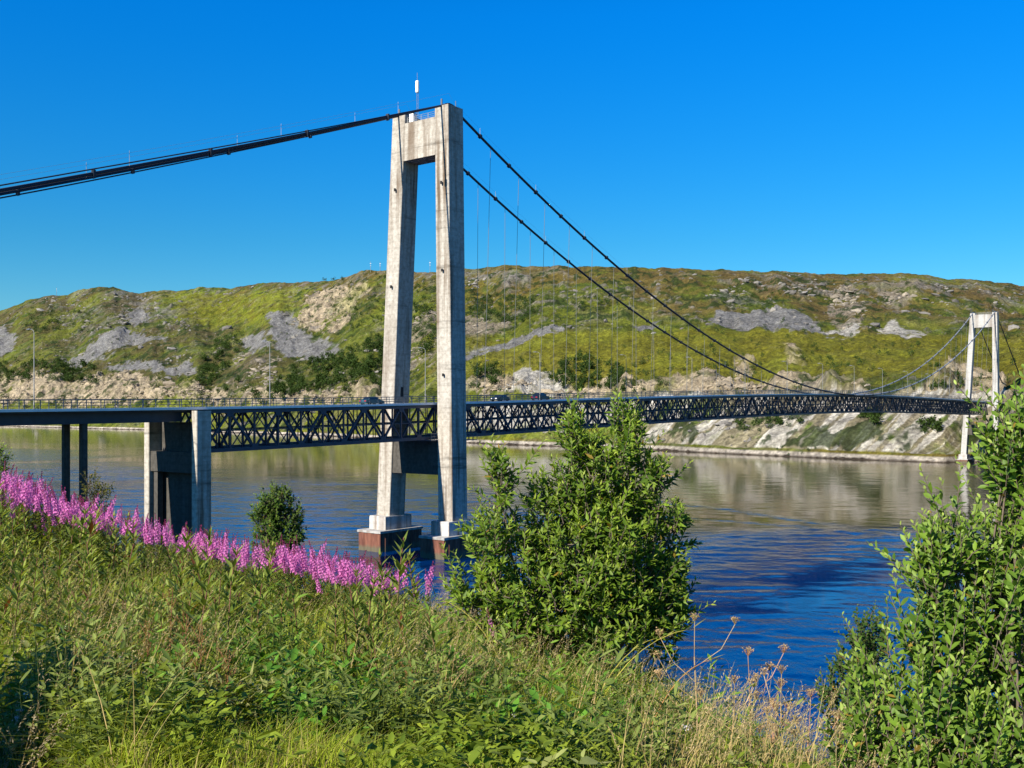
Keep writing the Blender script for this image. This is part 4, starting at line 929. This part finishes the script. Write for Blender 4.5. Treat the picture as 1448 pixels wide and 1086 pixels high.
shrub("birch_bush", "small dark green birch bush at the water side, left of the large willow bush", ground_pt(*PX(1215, 0, D2)[:2]),
      [Bl(1232, 915, D2, 24, 34, .15), Bl(1215, 965, D2, 38, 32, .2), Bl(1190, 1000, D2, 30, 28, .2), Bl(1225, 1030, D2, 45, 40, .25)],
      520, .13, .03, .024, 11, DARKG, 12, M['leaf'], LEAF, .9, .5, .9, 9, .002, .01)
D3 = 15.8
shrub("round_bush", "small rounded green bush standing alone behind the pink flowers, right of the pier", ground_pt(*PX(392, 0, D3)[:2]),
      [Bl(392, 712, D3, 24, 14), Bl(378, 735, D3, 20, 18), Bl(408, 738, D3, 20, 18), Bl(392, 765, D3, 34, 25), Bl(392, 800, D3, 34, 30)],
      950, .15, .06, .036, 11, [(.034, .072, .010), (.095, .165, .018), (.20, .27, .04)], 15, M['leaf'], LANCE, .8, .5, .9, 8, .003, .015)
D4 = 17.0
shrub("thin_bush", "small brownish green bush behind the pink flowers below the thin approach columns", ground_pt(*PX(135, 0, D4)[:2]),
      [Bl(130, 690, D4, 12, 12), Bl(142, 700, D4, 14, 12), Bl(132, 720, D4, 20, 18), Bl(135, 750, D4, 24, 22)],
      190, .17, .06, .03, 8, [(.05, .055, .012), (.11, .12, .02), (.20, .17, .04)], 18, M['leaf'], LANCE, .8, .5, .9, 7, .003, .012)
D5 = 13.0
shrub("sprig_bush", "little pale green sprig at the very left edge above the pink flowers", ground_pt(*PX(-4, 0, D5)[:2]),
      [Bl(-6, 650, D5, 12, 12), Bl(-8, 672, D5, 16, 14)], 60, .14, .06, .025, 9, GREEN, 21, M['leaf'], LANCE, .9, .4, .9, 4, .003, .01)

# herbs ---------------------------------------------------------------------------------------------
def fireweed(seed, h, flowering):
    """parts: stem, leaves, and for flowering ones a spike of petals"""
    r = np.random.default_rng(seed); az = r.uniform(0, 6.28); lean = r.uniform(.03, .22) * h
    tt = np.linspace(0, 1, 12); ax = lambda q: np.stack([lean * q ** 2 * math.cos(az), lean * q ** 2 * math.sin(az), h * q], -1)
    st = MB(); red = np.array([.16, .06, .04]); gr = np.array([.09, .13, .03])
    tube(st, ax(tt), np.linspace(.006, .002, 12), 5, np.outer(np.clip(tt * 1.3 - .2, 0, 1), red) + np.outer(1 - np.clip(tt * 1.3 - .2, 0, 1), gr), False)
    lf = MB(); top = .70 if flowering else .98; n = int(h * (58 if flowering else 66)); q = np.sort(r.uniform(.10, top, n)); an = np.arange(n) * 2.4 + r.uniform(0, 6)
    d = np.stack([np.cos(an), np.sin(an), (.15 if flowering else .45) + .9 * (q / top) ** 3], -1); L = .125 * np.interp(q / top, [0, .3, .7, 1], [.7, 1, 1, .45]) * r.uniform(.8, 1.2, n)
    f = r.random(n)[:, None]
    c = np.array([.075, .125, .016]) * (1 - f) + (np.array([.21, .27, .04]) if flowering else np.array([.31, .36, .07])) * f
    c = np.where((r.random(n) < .05 * (1 - q))[:, None], np.array([.2, .07, .03]), c)
    leaves(lf, ax(q), d + r.normal(size=(n, 3)) * .12, np.array([0, 0, 1.]) + np.stack([np.cos(an), np.sin(an), an * 0], -1) * -.3, L, L * .21, c)
    fl = None
    if flowering:
        fl = MB(); bl0 = r.uniform(.70, .78); ubloom = r.uniform(.5, .85); m = 60; q = np.linspace(bl0, .99, m); an = np.arange(m) * 2.4; P, D, Un, LL, CC = [], [], [], [], []
        for i in range(m):
            o = np.array([math.cos(an[i]), math.sin(an[i]), .25]); u = (q[i] - bl0) / (.99 - bl0); a0 = ax(q[i])
            pinks = np.array([.64, .18, .44]) * (.7 + .5 * r.random()) + np.array([.05, .06, .08]) * r.random()
            if u < ubloom:
                cpos = a0 + o * r.uniform(.012, .034) * (1.1 - u * .6); e1 = norm(np.cross(o, [0, 0, 1.])); e2 = np.cross(e1, o)
                for k in range(4):
                    b = k * 1.571 + .4; P.append(cpos); D.append(e1 * math.cos(b) + e2 * math.sin(b) + o * .5); Un.append(o); LL.append(.019 * (1.15 - u * .5) * r.uniform(.7, 1.2)); CC.append(pinks)
            else:
                P.append(a0); D.append(o * .8 + np.array([0, 0, -.2 + u])); Un.append(np.array([0, 0, 1.]) + o * .2); LL.append(.018); CC.append(np.array([.30, .04, .14]) * (.7 + .6 * r.random()))
        LL = np.array(LL); leaves(fl, P, D, Un, LL, LL * .85, np.array(CC), PETAL)
    return st, lf, fl
def protos(kind, n):
    out = []
    for k in range(n):
        r_ = np.random.default_rng(900 + k)
        if kind == 'f': h = r_.uniform(.95, 1.35); parts = fireweed(300 + k, h, True)
        else: h = r_.uniform(.5, .85); parts = fireweed(400 + k, h, False)
        out.append((h, [(nm, p.mesh(nm, mt, (0, 0, 0), True)) for nm, p, mt in zip(("stem", "leaves", "flower_spike"), parts, (M['stalk'], M['leaf'], M['petal'])) if p is not None]))
    return out
FW, LW = protos('f', 11), protos('l', 9)
ROOT = {}
def put(kind, k, x, y, htarget, label, cat, group, name):
    h, parts = (FW if kind == 'f' else LW)[k]
    loc = ground_pt(x, y) + (0, 0, -.03); sc = htarget / h; key = (kind, k)
    if key not in ROOT:
        t = thing(name, label, cat, tuple(loc), rng.uniform(0, 6.28), group); t.scale = (sc,) * 3
        for nm, ms in parts: link(nm, ms, t)
        ROOT[key] = t; return t
    return dup(ROOT[key], tuple(loc), rng.uniform(0, 6.28), sc, label, group)
ytip = interp([(-60, 645), (0, 648), (30, 655), (60, 668), (100, 690), (150, 705), (200, 722), (265, 735), (330, 748), (400, 758), (460, 768), (520, 784), (560, 796), (600, 812), (640, 830)])
cy_ = interp([(-60, 13.4), (0, 13.2), (300, 12.7), (600, 11.0), (640, 10.6)])
n = 0
while n < 285:
    px = rng.uniform(-40, 555) if n < 235 else rng.uniform(-40, 130)
    y = float(cy_(px)) + rng.uniform(-1.6, .5); x = (px - CX) / F * y; g = float(gz(x, y))
    drop_px = abs(rng.normal()) * (11 if px > 90 else 28)
    if px > 120 and fbm(N3, px / 40, y * .9 + 5, 2) < -.33: continue
    zt = CAMZ + (HY - (float(ytip(px)) + drop_px + rng.uniform(-8, 6))) / F * y; h = zt - g
    n += 1
    if not .6 < h < 2.2: continue
    put('f', n % 11, x, y, h, "tall pink flowering fireweed stem in the dense band along the bank crest", "flower", "fireweed along the bank crest", "fireweed_plant")
for px, py in ((570, 785), (598, 790), (610, 800), (548, 790), (584, 808)):
    y = 10.6; x = (px - CX) / F * y; zt = CAMZ + (HY - py) / F * y; put('f', px % 7, x, y, max(.7, zt - float(gz(x, y))), "pink fireweed at the right end of the band, by the tower foot", "flower", "fireweed at the right end of the band", "fireweed_plant")
px, y = 707, 8.4; x = (px - CX) / F * y; put('f', 2, x, y, max(.32, CAMZ + (HY - 858) / F * y - float(gz(x, y))), "single small pink fireweed in the grass under the tall willow shrub", "flower", None, "fireweed_plant")
# the mass of smaller fireweed packed between the big stems
fm = [MB(), MB()]
for k in range(290):
    px = rng.uniform(-50, 560); y = float(cy_(px)) + rng.uniform(-1.2, .9); x = (px - CX) / F * y; g = ground_pt(x, y)
    if fbm(N2, px / 45, y * .9, 2) < -.26: continue
    zt = CAMZ + (HY - (float(ytip(px)) + 6 + abs(rng.normal()) * (15 if px > 90 else 34))) / F * y; h = zt - g[2]
    if not .5 < h < 2.2: continue
    hp, parts = FW[k % 11]; sc = h / hp; a = rng.uniform(0, 6.28); ca, sa = math.cos(a), math.sin(a)
    for tgt, nm in ((fm[0], "leaves"), (fm[1], "flower_spike")):
        ms = dict(parts)[nm]; nv = len(ms.vertices); V = np.empty(nv * 3, np.float32); ms.vertices.foreach_get("co", V); V = V.reshape(-1, 3) * sc
        V = np.stack([V[:, 0] * ca - V[:, 1] * sa, V[:, 0] * sa + V[:, 1] * ca, V[:, 2]], -1) + g
        cc = np.empty(nv * 4, np.float32); ms.color_attributes["col"].data.foreach_get("color", cc)
        li = np.empty(len(ms.loops), np.int32); ms.loops.foreach_get("vertex_index", li); tot = np.empty(len(ms.polygons), np.int32); ms.polygons.foreach_get("loop_total", tot); st_ = np.cumsum(tot) - tot
        fs = [li[st_[tot == q_][:, None] + np.arange(q_)] for q_ in (3, 4) if (tot == q_).any()]
        tgt.add(V, fs, cc.reshape(-1, 4)[:, :3])
fmass = obj("fireweed_mass", fm[1], M['petal'], None, True); tag(fmass, "mass of smaller pink fireweed packed between the tall stems along the crest", "fireweed", None, "stuff")
o_ = obj("leaves", fm[0], M['leaf'], fmass, True)
n = 0
while n < 230:
    px = rng.uniform(-60, 640); y = rng.uniform(6.3, float(cy_(px)) - 1.5); x = (px - CX) / F * y
    if fbm(N1, x / 1.6 + 3, y / 1.6, 3) < -.12 and y < 10.5: continue
    if (px > 330 and rng.random() < .5) or hol(np.array([x]), np.array([y]))[0] > .2: continue
    n += 1; hh = rng.uniform(.42, .9) * (1.0 if y < 9 else 1.3)
    put('l', n % 9, x, y, hh, "leafy green willowherb stem without flowers, standing in the bank meadow", "plant", "flowerless willowherb on the bank", "willowherb_plant")

# broad-leaved herbs
def herb(seed, n, L, W, pal, spread):
    r = np.random.default_rng(seed); lf = MB(); st = MB(); P, D, Un, LL = [], [], [], []
    for k in range(n):
        a = r.uniform(0, 6.28); rad = spread * r.random() ** .6; h = r.uniform(.18, .46) * (1.2 - .5 * rad / spread); f0 = np.array([rad * math.cos(a) * .7, rad * math.sin(a) * .7, -.02]); p = np.array([rad * math.cos(a), rad * math.sin(a), h])
        tube(st, [f0, f0 * .4 + p * .6 + r.normal(size=3) * .012, p], [.0018, .0014, .0008], 4, (.07, .10, .02), False)
        for q in range(10):
            u = .30 + .72 * q / 9; b = a + q * 2.4 + r.normal() * .3; P.append(f0 + (p - f0) * u); D.append([math.cos(b), math.sin(b), r.uniform(-.15, .35) + .5 * u ** 4]); Un.append([r.normal() * .35, r.normal() * .35, 1]); LL.append(L * r.uniform(.6, 1.25) * (1.15 - .45 * u))
    LL = np.array(LL); f = r.random(len(LL))[:, None]; c = np.array(pal[0]) * (1 - f) + np.array(pal[1]) * f
    leaves(lf, P, D, Un, LL, LL * W, c, LEAF); return st, lf
HB = []
for k in range(4):
    st, lf = herb(500 + k, 20, .115, .46, [(.055, .15, .014), (.14, .31, .03)], .34); HB.append((st.mesh("stem", M['stalk']), lf.mesh("leaves", M['leaf_gloss'], (0, 0, 0), True)))
hspots = [(p_[0] + rng.uniform(-30, 30), p_[1], p_[2] + rng.uniform(-.35, .35)) for p_ in [(350, 1000, 5.7), (400, 960, 6.0), (455, 985, 5.8), (500, 945, 6.3), (540, 1000, 5.7), (585, 960, 6.1), (470, 910, 6.9), (430, 1030, 5.3), (620, 930, 6.6), (690, 1010, 5.6), (740, 985, 5.8), (660, 960, 6.2), (330, 930, 6.6), (560, 905, 7.0), (860, 1000, 5.9), (800, 1040, 5.4)]]
for k, (px, py, y) in enumerate(hspots):
    x = (px - CX) / F * y; t = thing("broad_leaved_herb", "low herb with broad bright green leaves in the foreground grass at the centre", "plant", tuple(ground_pt(x, y)), rng.uniform(0, 6.28), "broad leaved herbs in the foreground")
    s_ = rng.uniform(.85, 1.25); t.scale = (s_,) * 3; link("stem", HB[k % 4][0], t); link("leaves", HB[k % 4][1], t)

# narrower, greyer herbs scattered through the grass
GB = []
for k in range(4):
    st, lf = herb(540 + k, 26, .085, .26, [(.10, .145, .03), (.28, .33, .08)] if k < 2 else [(.06, .15, .015), (.20, .33, .04)], .26); GB.append((st.mesh("stem", M['stalk']), lf.mesh("leaves", M['leaf'], (0, 0, 0), True)))
n = 0
while n < 64:
    y = rng.uniform(4.7, 9.2); px = rng.uniform(-20, 1190); x = (px - CX) / F * y
    if outward(np.array([x]), np.array([y]))[0] > -.2 or (y > 8 and px < 250) or hol(np.array([x]), np.array([y]))[0] > .2: continue
    n += 1; t = thing("narrow_leaved_herb", "low herb with narrow pointed leaves scattered through the foreground grass", "plant", tuple(ground_pt(x, y)), rng.uniform(0, 6.28), "narrow leaved herbs in the foreground")
    s_ = rng.uniform(.9, 1.5); t.scale = (s_, s_, s_ * 1.15); link("stem", GB[n % 4][0], t); link("leaves", GB[n % 4][1], t)

# brown dock seed heads
def dock(seed, h):
    r = np.random.default_rng(seed); st = MB(); sd = MB(); tube(st, [(0, 0, -.03), (.01, 0, h * .5), (.02, .02, h)], [.006, .005, .002], 5, (.22, .10, .04), False)
    P, D, LL = [], [], []
    for b in range(11):
        z = h * (.32 + .06 * b); a = b * 2.4; ln = (.16 - .009 * b); e = np.array([math.cos(a) * ln * .55, math.sin(a) * ln * .55, z + ln])
        tube(st, [(.01, 0, z), tuple(e)], .0018, 3, (.22, .10, .04), False)
        for q in np.linspace(.1, 1, 26): 
            c = np.array([.01, 0, z]) * (1 - q) + e * q; P.append(c + r.normal(size=3) * .006); D.append(r.normal(size=3)); LL.append(.0075 * r.uniform(.7, 1.3))
    LL = np.array(LL); f = r.random(len(LL))[:, None]; leaves(sd, P, D, r.normal(size=(len(P), 3)), LL, LL, np.array([.17, .07, .025]) * (1 - f) + np.array([.34, .19, .07]) * f, PETAL)
    return st, sd
dspots = [(238, 905, 6.4, .62, "tallest brown dock seed head in the grass at lower left"), (258, 950, 6.0, .5, "brown dock seed head just right of the tallest one at lower left"), (205, 960, 6.1, .42, "short brown dock seed head left of the tallest one at lower left"), (318, 1030, 5.5, .36, "low brown dock seed head in front of the broad green leaves"), (280, 985, 5.8, .45, "brown dock seed head half hidden in grass below the tallest one"), (575, 965, 6.0, .35, "small brown dock seed head among broad green leaves near the centre")]
for k, (px, py, y, h, lab) in enumerate(dspots):
    x = (px - CX) / F * y; t = thing("dock_plant", lab, "plant", tuple(ground_pt(x, y)), 0, "brown dock plants in the grass"); st, sd = dock(600 + k, h + .12)
    for nm, mm, mt in (("stem", st, M['stalk']), ("seed_head", sd, M['leaf'])): link(nm, mm.mesh(nm, mt), t)

# umbel stalks gone to seed
def umbel(seed, h, col, dens=1., flower=None, side=4):
    """stem mesh and one mesh per flower head"""
    r = np.random.default_rng(seed); st = MB(); heads = []; c0 = np.array(flower if flower else (.44, .30, .15))
    tube(st, [(0, 0, -.03), (.02, 0, h * .4), (.03, .02, h * .75)], [.006, .005, .004], 5, col, False)
    def head(p, ln):
        hd = MB(); P, D, LL = [], [], []
        for k in range(int(10 * dens)):
            a = k * 2.4; e = np.array(p) + ln * np.array([math.cos(a) * .75 * (k / 13) ** .5, math.sin(a) * .75 * (k / 13) ** .5, .75]); tube(hd, [p, tuple(e)], max(.0014, .002 * h), 3, col, False)
            for q in range(6): P.append(e + r.normal(size=3) * .006); D.append(r.normal(size=3) + np.array([0, 0, .6])); LL.append(.0095 * r.uniform(.7, 1.3))
        LL = np.array(LL); f = r.random(len(LL))[:, None]; leaves(hd, P, D, r.normal(size=(len(P), 3)), LL, LL, c0 * (.6 + .7 * f), PETAL); heads.append(hd)
    base = np.array([.03, .02, h * .75]); head(tuple(base + (0.01, 0, h * .2)), .05); tube(st, [tuple(base), tuple(base + (.01, 0, h * .2))], .002, 4, col, False)
    for b in range(side):
        a = r.uniform(0, 6.28); z0 = h * r.uniform(.35, .72); e = np.array([.02 + math.cos(a) * h * .22, math.sin(a) * h * .22, z0 + h * .24]); tube(st, [(.02, .01, z0), (.02 + math.cos(a) * h * .14, math.sin(a) * h * .14, z0 + h * .1), tuple(e)], .0022, 4, col, False); head(tuple(e), .05)
    return st, heads
uspots = [(985, 868, 6.6, "tall branching dry umbel stalk against the blue water, leftmost"), (1066, 915, 6.2, "thin reddish dry umbel stalk against the blue water, second from the left"), (1105, 945, 5.9, "branching brown dry umbel stalk in the middle of the row by the water"), (1135, 975, 5.7, "brown dry umbel stalk close to the dark birch bush, rightmost"), (1032, 955, 6.1, "short dry umbel stalk between the two tall ones by the water"), (1090, 1000, 5.6, "small dry umbel stalk low in front of the row by the water")]
for k, (px, py, y, lab) in enumerate(uspots):
    x = (px - CX) / F * y; g = ground_pt(x, y); h = CAMZ + (HY - py) / F * y - g[2]
    t = thing("umbel_stalk", lab, "plant", tuple(g), rng.uniform(0, 6.28), "dry umbel stalks by the water"); st, hd = umbel(650 + k, max(.35, h), (.40, .22, .12) if k % 2 else (.42, .30, .15))
    link("stem", st.mesh("stem", M['stalk']), t)
    for mm in hd: link("seed_head", mm.mesh("seed_head", M['leaf']), t)
# white yarrow
YW = []
for k in range(3):
    st, hd = umbel(700 + k, .36, (.09, .12, .04), .5, (.75, .72, .68), 0); YW.append((st.mesh("stem", M['stalk']), hd[0].mesh("flower_head", M['petal'])))
for k, (px, py, y) in enumerate([(88, 890, 7.0), (112, 930, 6.6), (132, 935, 6.5), (142, 950, 6.4), (165, 962, 6.2), (180, 970, 6.1), (268, 925, 6.8), (275, 940, 6.6), (300, 910, 7.0), (185, 1005, 5.8), (125, 1010, 5.7), (28, 990, 5.5), (35, 1010, 5.4), (20, 1025, 5.3), (40, 1035, 5.2), (392, 938, 6.6), (975, 1022, 5.6), (720, 700 + 340, 5.4)]):
    x = (px - CX) / F * y; g = ground_pt(x, y); h = min(.8, max(.3, CAMZ + (HY - py) / F * y - g[2])); t = thing("yarrow_plant", "small white flowering yarrow in the grass at lower left" if px < 400 else "single white yarrow in the grass at lower right" if px > 900 else "single white yarrow in the grass near the bottom centre", "flower", tuple(g), rng.uniform(0, 6.28), "white yarrow in the grass")
    t.scale = (min(1.15, h / .36),) * 3; link("stem", YW[k % 3][0], t); link("flower_head", YW[k % 3][1], t)
# arching yellow stalks
for k, (px, py, y, az, ln, lab) in enumerate([(905, 890, 7.0, .2, .75, "arching yellow dry stalk leaning right below the willow shrub, the longest"), (880, 905, 6.8, .5, .6, "arching yellow stalk beside the longest one below the willow shrub"), (672, 850, 7.6, 2.6, .7, "pale yellow stalk bent to the left under the willow shrub"), (470, 860, 7.4, 1.2, .65, "pale yellow upright stalk in the meadow left of the willow shrub"), (960, 930, 6.6, .1, .5, "reddish yellow stalk arching out near the water edge"), (440, 905, 6.9, 2.2, .6, "yellow green stalk rising from the broad leaves left of centre")]):
    x = (px - CX) / F * y - math.cos(az) * ln * .5; g = ground_pt(x, y); mb = MB(); tt = np.linspace(0, 1, 10)
    zt = max(.35, CAMZ + (HY - py) / F * y - g[2])
    ax = np.stack([math.cos(az) * ln * tt ** 1.6, math.sin(az) * ln * .4 * tt ** 1.6, zt * np.sin(tt * 1.45)], -1); tube(mb, ax, np.linspace(.0055, .0018, 10), 5, (.34, .30, .05) if k != 4 else (.36, .18, .06), False)
    t = thing("arching_stalk", lab, "plant", tuple(g), 0, "arching stalks in the meadow"); link("stem", mb.mesh("stem", M['stalk'], (0, 0, 0), True), t)
    mb = MB(); n_ = 14; q = np.linspace(.3, 1, n_); P = np.stack([np.interp(q, tt, ax[:, i]) for i in range(3)], -1); D = rng.normal(size=(n_, 3)) * .5 + np.array([math.cos(az), math.sin(az) * .4, .3]); leaves(mb, P, D, rng.normal(size=(n_, 3)) * .3 + np.array([0, 0, 1]), rng.uniform(.06, .13, n_), rng.uniform(.008, .014, n_), np.tile([.28, .27, .06], (n_, 1)) * rng.uniform(.6, 1.2, (n_, 1))); link("leaves", mb.mesh("leaves", M['leaf'], (0, 0, 0), True), t)

# grass ----------------------------------------------------------------------------------------------
def scatter(n, y0, y1, power=1.6):
    y = y0 + (y1 - y0) * rng.random(n) ** power; x = rng.uniform(-1, 1, n) * (.5 * y + .9); o = outward(x, y); k = o < .9; return x[k], y[k]
mb = MB()
x, y = scatter(230000, 3.6, 14.5, 1.5); cl = fbm(N4, x / .33 + 3, y / .33, 3) + .5 * fbm(N3, x / 1.0, y / 1.0, 2); kp = rng.random(len(x)) < smooth(-.30, .22, cl) * (1 - .30 * smooth(.15, .6, hol(x, y))); x, y = x[kp], y[kp]; m = fbm(N1, x / 1.1, y / 1.1, 4); m2 = fbm(N2, x / .5 + 9, y / .5, 3); nn = len(x)
h = (.20 + .20 * smooth(-.25, .2, m) + .24 * rng.random(nn) ** 2 + .12 * smooth(0, .4, m2)) * (1 - .50 * smooth(7.2, 4.6, y)) * (1 - .6 * hol(x, y))
pick = np.clip(.5 + 1.1 * m + .5 * m2 + .18 * rng.normal(size=nn), 0, 1)[:, None]
c = np.array([.15, .23, .014]) * (1 - pick) + np.array([.34, .40, .03]) * pick
dry = (rng.random(nn) < .07 + .30 * smooth(.05, .5, m2 + .5 * m) + .25 * smooth(.2, 2.4, x) * smooth(7.5, 6, y))[:, None]
c = np.where(dry, np.array([.40, .33, .11]) * rng.uniform(.6, 1.15, (nn, 1)), c) * rng.uniform(.65, 1.25, (nn, 1))
blades(mb, np.stack([x, y, gz(x, y) - .02], -1), h, rng.uniform(.003, .0085, nn), .12 + 1.5 * rng.random(nn) ** 1.4, rng.normal(.3, 1.7, nn) + 2.2 * m2, c)
tag(obj("grass", mb, M['grass'], None, True), "thick green and yellowish meadow grass covering the bank in the foreground", "grass", None, "stuff")
# seeding grass: thin tan culms with feathery heads
mb = MB(); x, y = scatter(10000, 4.2, 12.8, 1.1); keep = (hol(x, y) < .3) & (fbm(N3, x / 1.2, y / 1.2, 3) + .2 * (x > -1) + .25 * np.exp(-((x + 1.4) / 1.2) ** 2 - ((y - 8.3) / 1.6) ** 2) > .04); x, y = x[keep], y[keep]; nn = len(x); base = np.stack([x, y, gz(x, y) - .02], -1)
h = rng.uniform(.42, .82, nn); az = rng.normal(.2, .9, nn); ln = rng.uniform(.15, .7, nn); c = np.array([.42, .33, .13]) * rng.uniform(.7, 1.2, (nn, 1)); c[:, 0] *= rng.uniform(.9, 1.15, nn)
blades(mb, base, h, np.full(nn, .0042), ln, az, c, 5)
P, D, U_, LL = [], [], [], []
ldv = np.stack([np.cos(az), np.sin(az), 0 * az], -1)
for q in np.linspace(.74, 1, 12):
    ctr = base + np.array([0, 0, 1.]) * ((q - .25 * np.minimum(ln, 1.2) * q ** 2.5) * h)[:, None] + ldv * (ln * h * q ** 2)[:, None]
    P.append(ctr); D.append(rng.normal(size=(nn, 3)) * .45 + ldv * .6 + np.array([0, 0, .7])); U_.append(rng.normal(size=(nn, 3))); LL.append(np.full(nn, .026) * (1.15 - q * .55))
LL = np.concatenate(LL); leaves(mb, np.concatenate(P), np.concatenate(D), np.concatenate(U_), LL, LL * .3, np.tile(np.array([.46, .35, .18]), (len(LL), 1)) * rng.uniform(.6, 1.2, (len(LL), 1)), PETAL)
tag(obj("seeding_grass", mb, M['grass'], None, True), "thin tan seeding grass rising above the green meadow", "grass", None, "stuff")
# low leafy undergrowth between the stems
mb = MB(); x, y = scatter(64000, 4.0, 14.6, 1.15); xa, ya = scatter(15000, 4.2, 7.0, 1.0); x, y = np.concatenate([x, xa]), np.concatenate([y, ya]); keep = ((fbm(N4, x / .9, y / .9, 3) > -.08) | (y > 9.5)) & (hol(x, y) < .7); x, y = x[keep], y[keep]; nn = len(x)
z = gz(x, y) + rng.random(nn) ** .7 * (.34 + .25 * smooth(8.5, 12, y)); a = rng.uniform(0, 6.28, nn); f = rng.random(nn)[:, None]
c = np.array([.080, .125, .012]) * (1 - f) + np.array([.26, .33, .030]) * f
c = np.where((fbm(N2, x / .8, y / .8, 2) > .28)[:, None] & (rng.random((nn, 1)) < .6), np.array([.34, .37, .11]) * (.6 + .5 * f), c)
Dv = np.stack([np.cos(a), np.sin(a), rng.uniform(-.1, .9, nn)], -1); Uv = np.stack([rng.normal(0, .35, nn), rng.normal(0, .35, nn), np.ones(nn)], -1)
Lv = rng.uniform(.03, .11, nn) * (1 - .2 * smooth(7, 4.5, y)) * np.where(rng.random(nn) < .12, 1.5, 1.); Pv = np.stack([x, y, z], -1); br = fbm(N1, x / .6 + 20, y / .6, 2) + .3 * rng.normal(size=nn) > .12
leaves(mb, Pv[br], Dv[br], Uv[br], Lv[br] * .9, Lv[br] * rng.uniform(.32, .55, br.sum()), c[br], LEAF)
leaves(mb, Pv[~br], Dv[~br], Uv[~br], Lv[~br] * 1.25, Lv[~br] * rng.uniform(.14, .24, (~br).sum()), c[~br] * np.array([1.05, .97, 1.1]), LANCE)
tag(obj("undergrowth", mb, M['leaf'], None, True), "low leafy undergrowth filling the gaps between grass and flower stems", "undergrowth", None, "stuff")
# tall dry grass at the lower left edge
TG = []
for k in range(3):
    r = np.random.default_rng(800 + k); st = MB(); hd = MB(); nn = 26; base = np.stack([r.normal(0, .05, nn), r.normal(0, .05, nn), np.full(nn, -.03)], -1); h = r.uniform(.45, .85, nn); ln = r.uniform(.2, .8, nn); az = r.normal(.3, .8, nn)
    blades(st, base, h, np.full(nn, .0042), ln, az, np.array([.36, .27, .12]) * r.uniform(.6, 1.1, (nn, 1)), 6); ldv = np.stack([np.cos(az), np.sin(az), 0 * az], -1); P, D, LL = [], [], []
    for q in np.linspace(.72, 1, 16):
        P.append(base + np.array([0, 0, 1.]) * ((q - .25 * ln * q ** 2.5) * h)[:, None] + ldv * (ln * h * q ** 2)[:, None]); D.append(r.normal(size=(nn, 3)) * .5 + ldv * .7 + np.array([0, 0, .5])); LL.append(np.full(nn, .03) * (1.2 - q * .6))
    LL = np.concatenate(LL); leaves(hd, np.concatenate(P), np.concatenate(D), r.normal(size=(len(LL), 3)), LL, LL * .35, np.tile([.42, .33, .20], (len(LL), 1)) * r.uniform(.6, 1.2, (len(LL), 1)), PETAL)
    TG.append((st.mesh("stalks", M['grass']), hd.mesh("seed_heads", M['grass'])))
for k, (px, y, lab) in enumerate([(-30, 5.0, "tall tan grass tuft at the left edge, lowest one"), (5, 5.3, "tall tan grass tuft at lower left with pale seed heads beside white yarrow"), (40, 5.0, "tall tan grass tuft at lower left over the dark hollow, rightmost"), (-25, 6.2, "tall tan grass tuft behind the others at the left edge"), (20, 4.75, "tan grass tuft in the lower left corner, nearest of all")]):
    x = (px - CX) / F * y; t = thing("dry_grass_tuft", lab, "grass tuft", tuple(ground_pt(x, y)), 0, "tall dry grass tufts at lower left"); link("stalks", TG[k % 3][0], t); link("seed_heads", TG[k % 3][1], t)

# unseen bush, added to throw shade into the hollow at lower left
gb = lambda x, y, h: (x, y, float(gz(x, y)) + h)
shrub("added_shade_bush", "unseen willow bush added outside the lower left corner to shade the hollow", ground_pt(-4.2, 3.8),
      [(gb(-4.25, 3.85, 1.35), (.42, .45, .32), 1), (gb(-4.05, 3.5, .95), (.4, .4, .34), 1), (gb(-4.4, 4.3, 1.1), (.36, .36, .4), .8), (gb(-4.0, 4.0, .55), (.36, .4, .4), .8)],
      1200, .16, .07, .034, 12, GREEN2, 31, M['leaf_gloss'], LEAF, .9, .4, .8, 12, .003, .012)
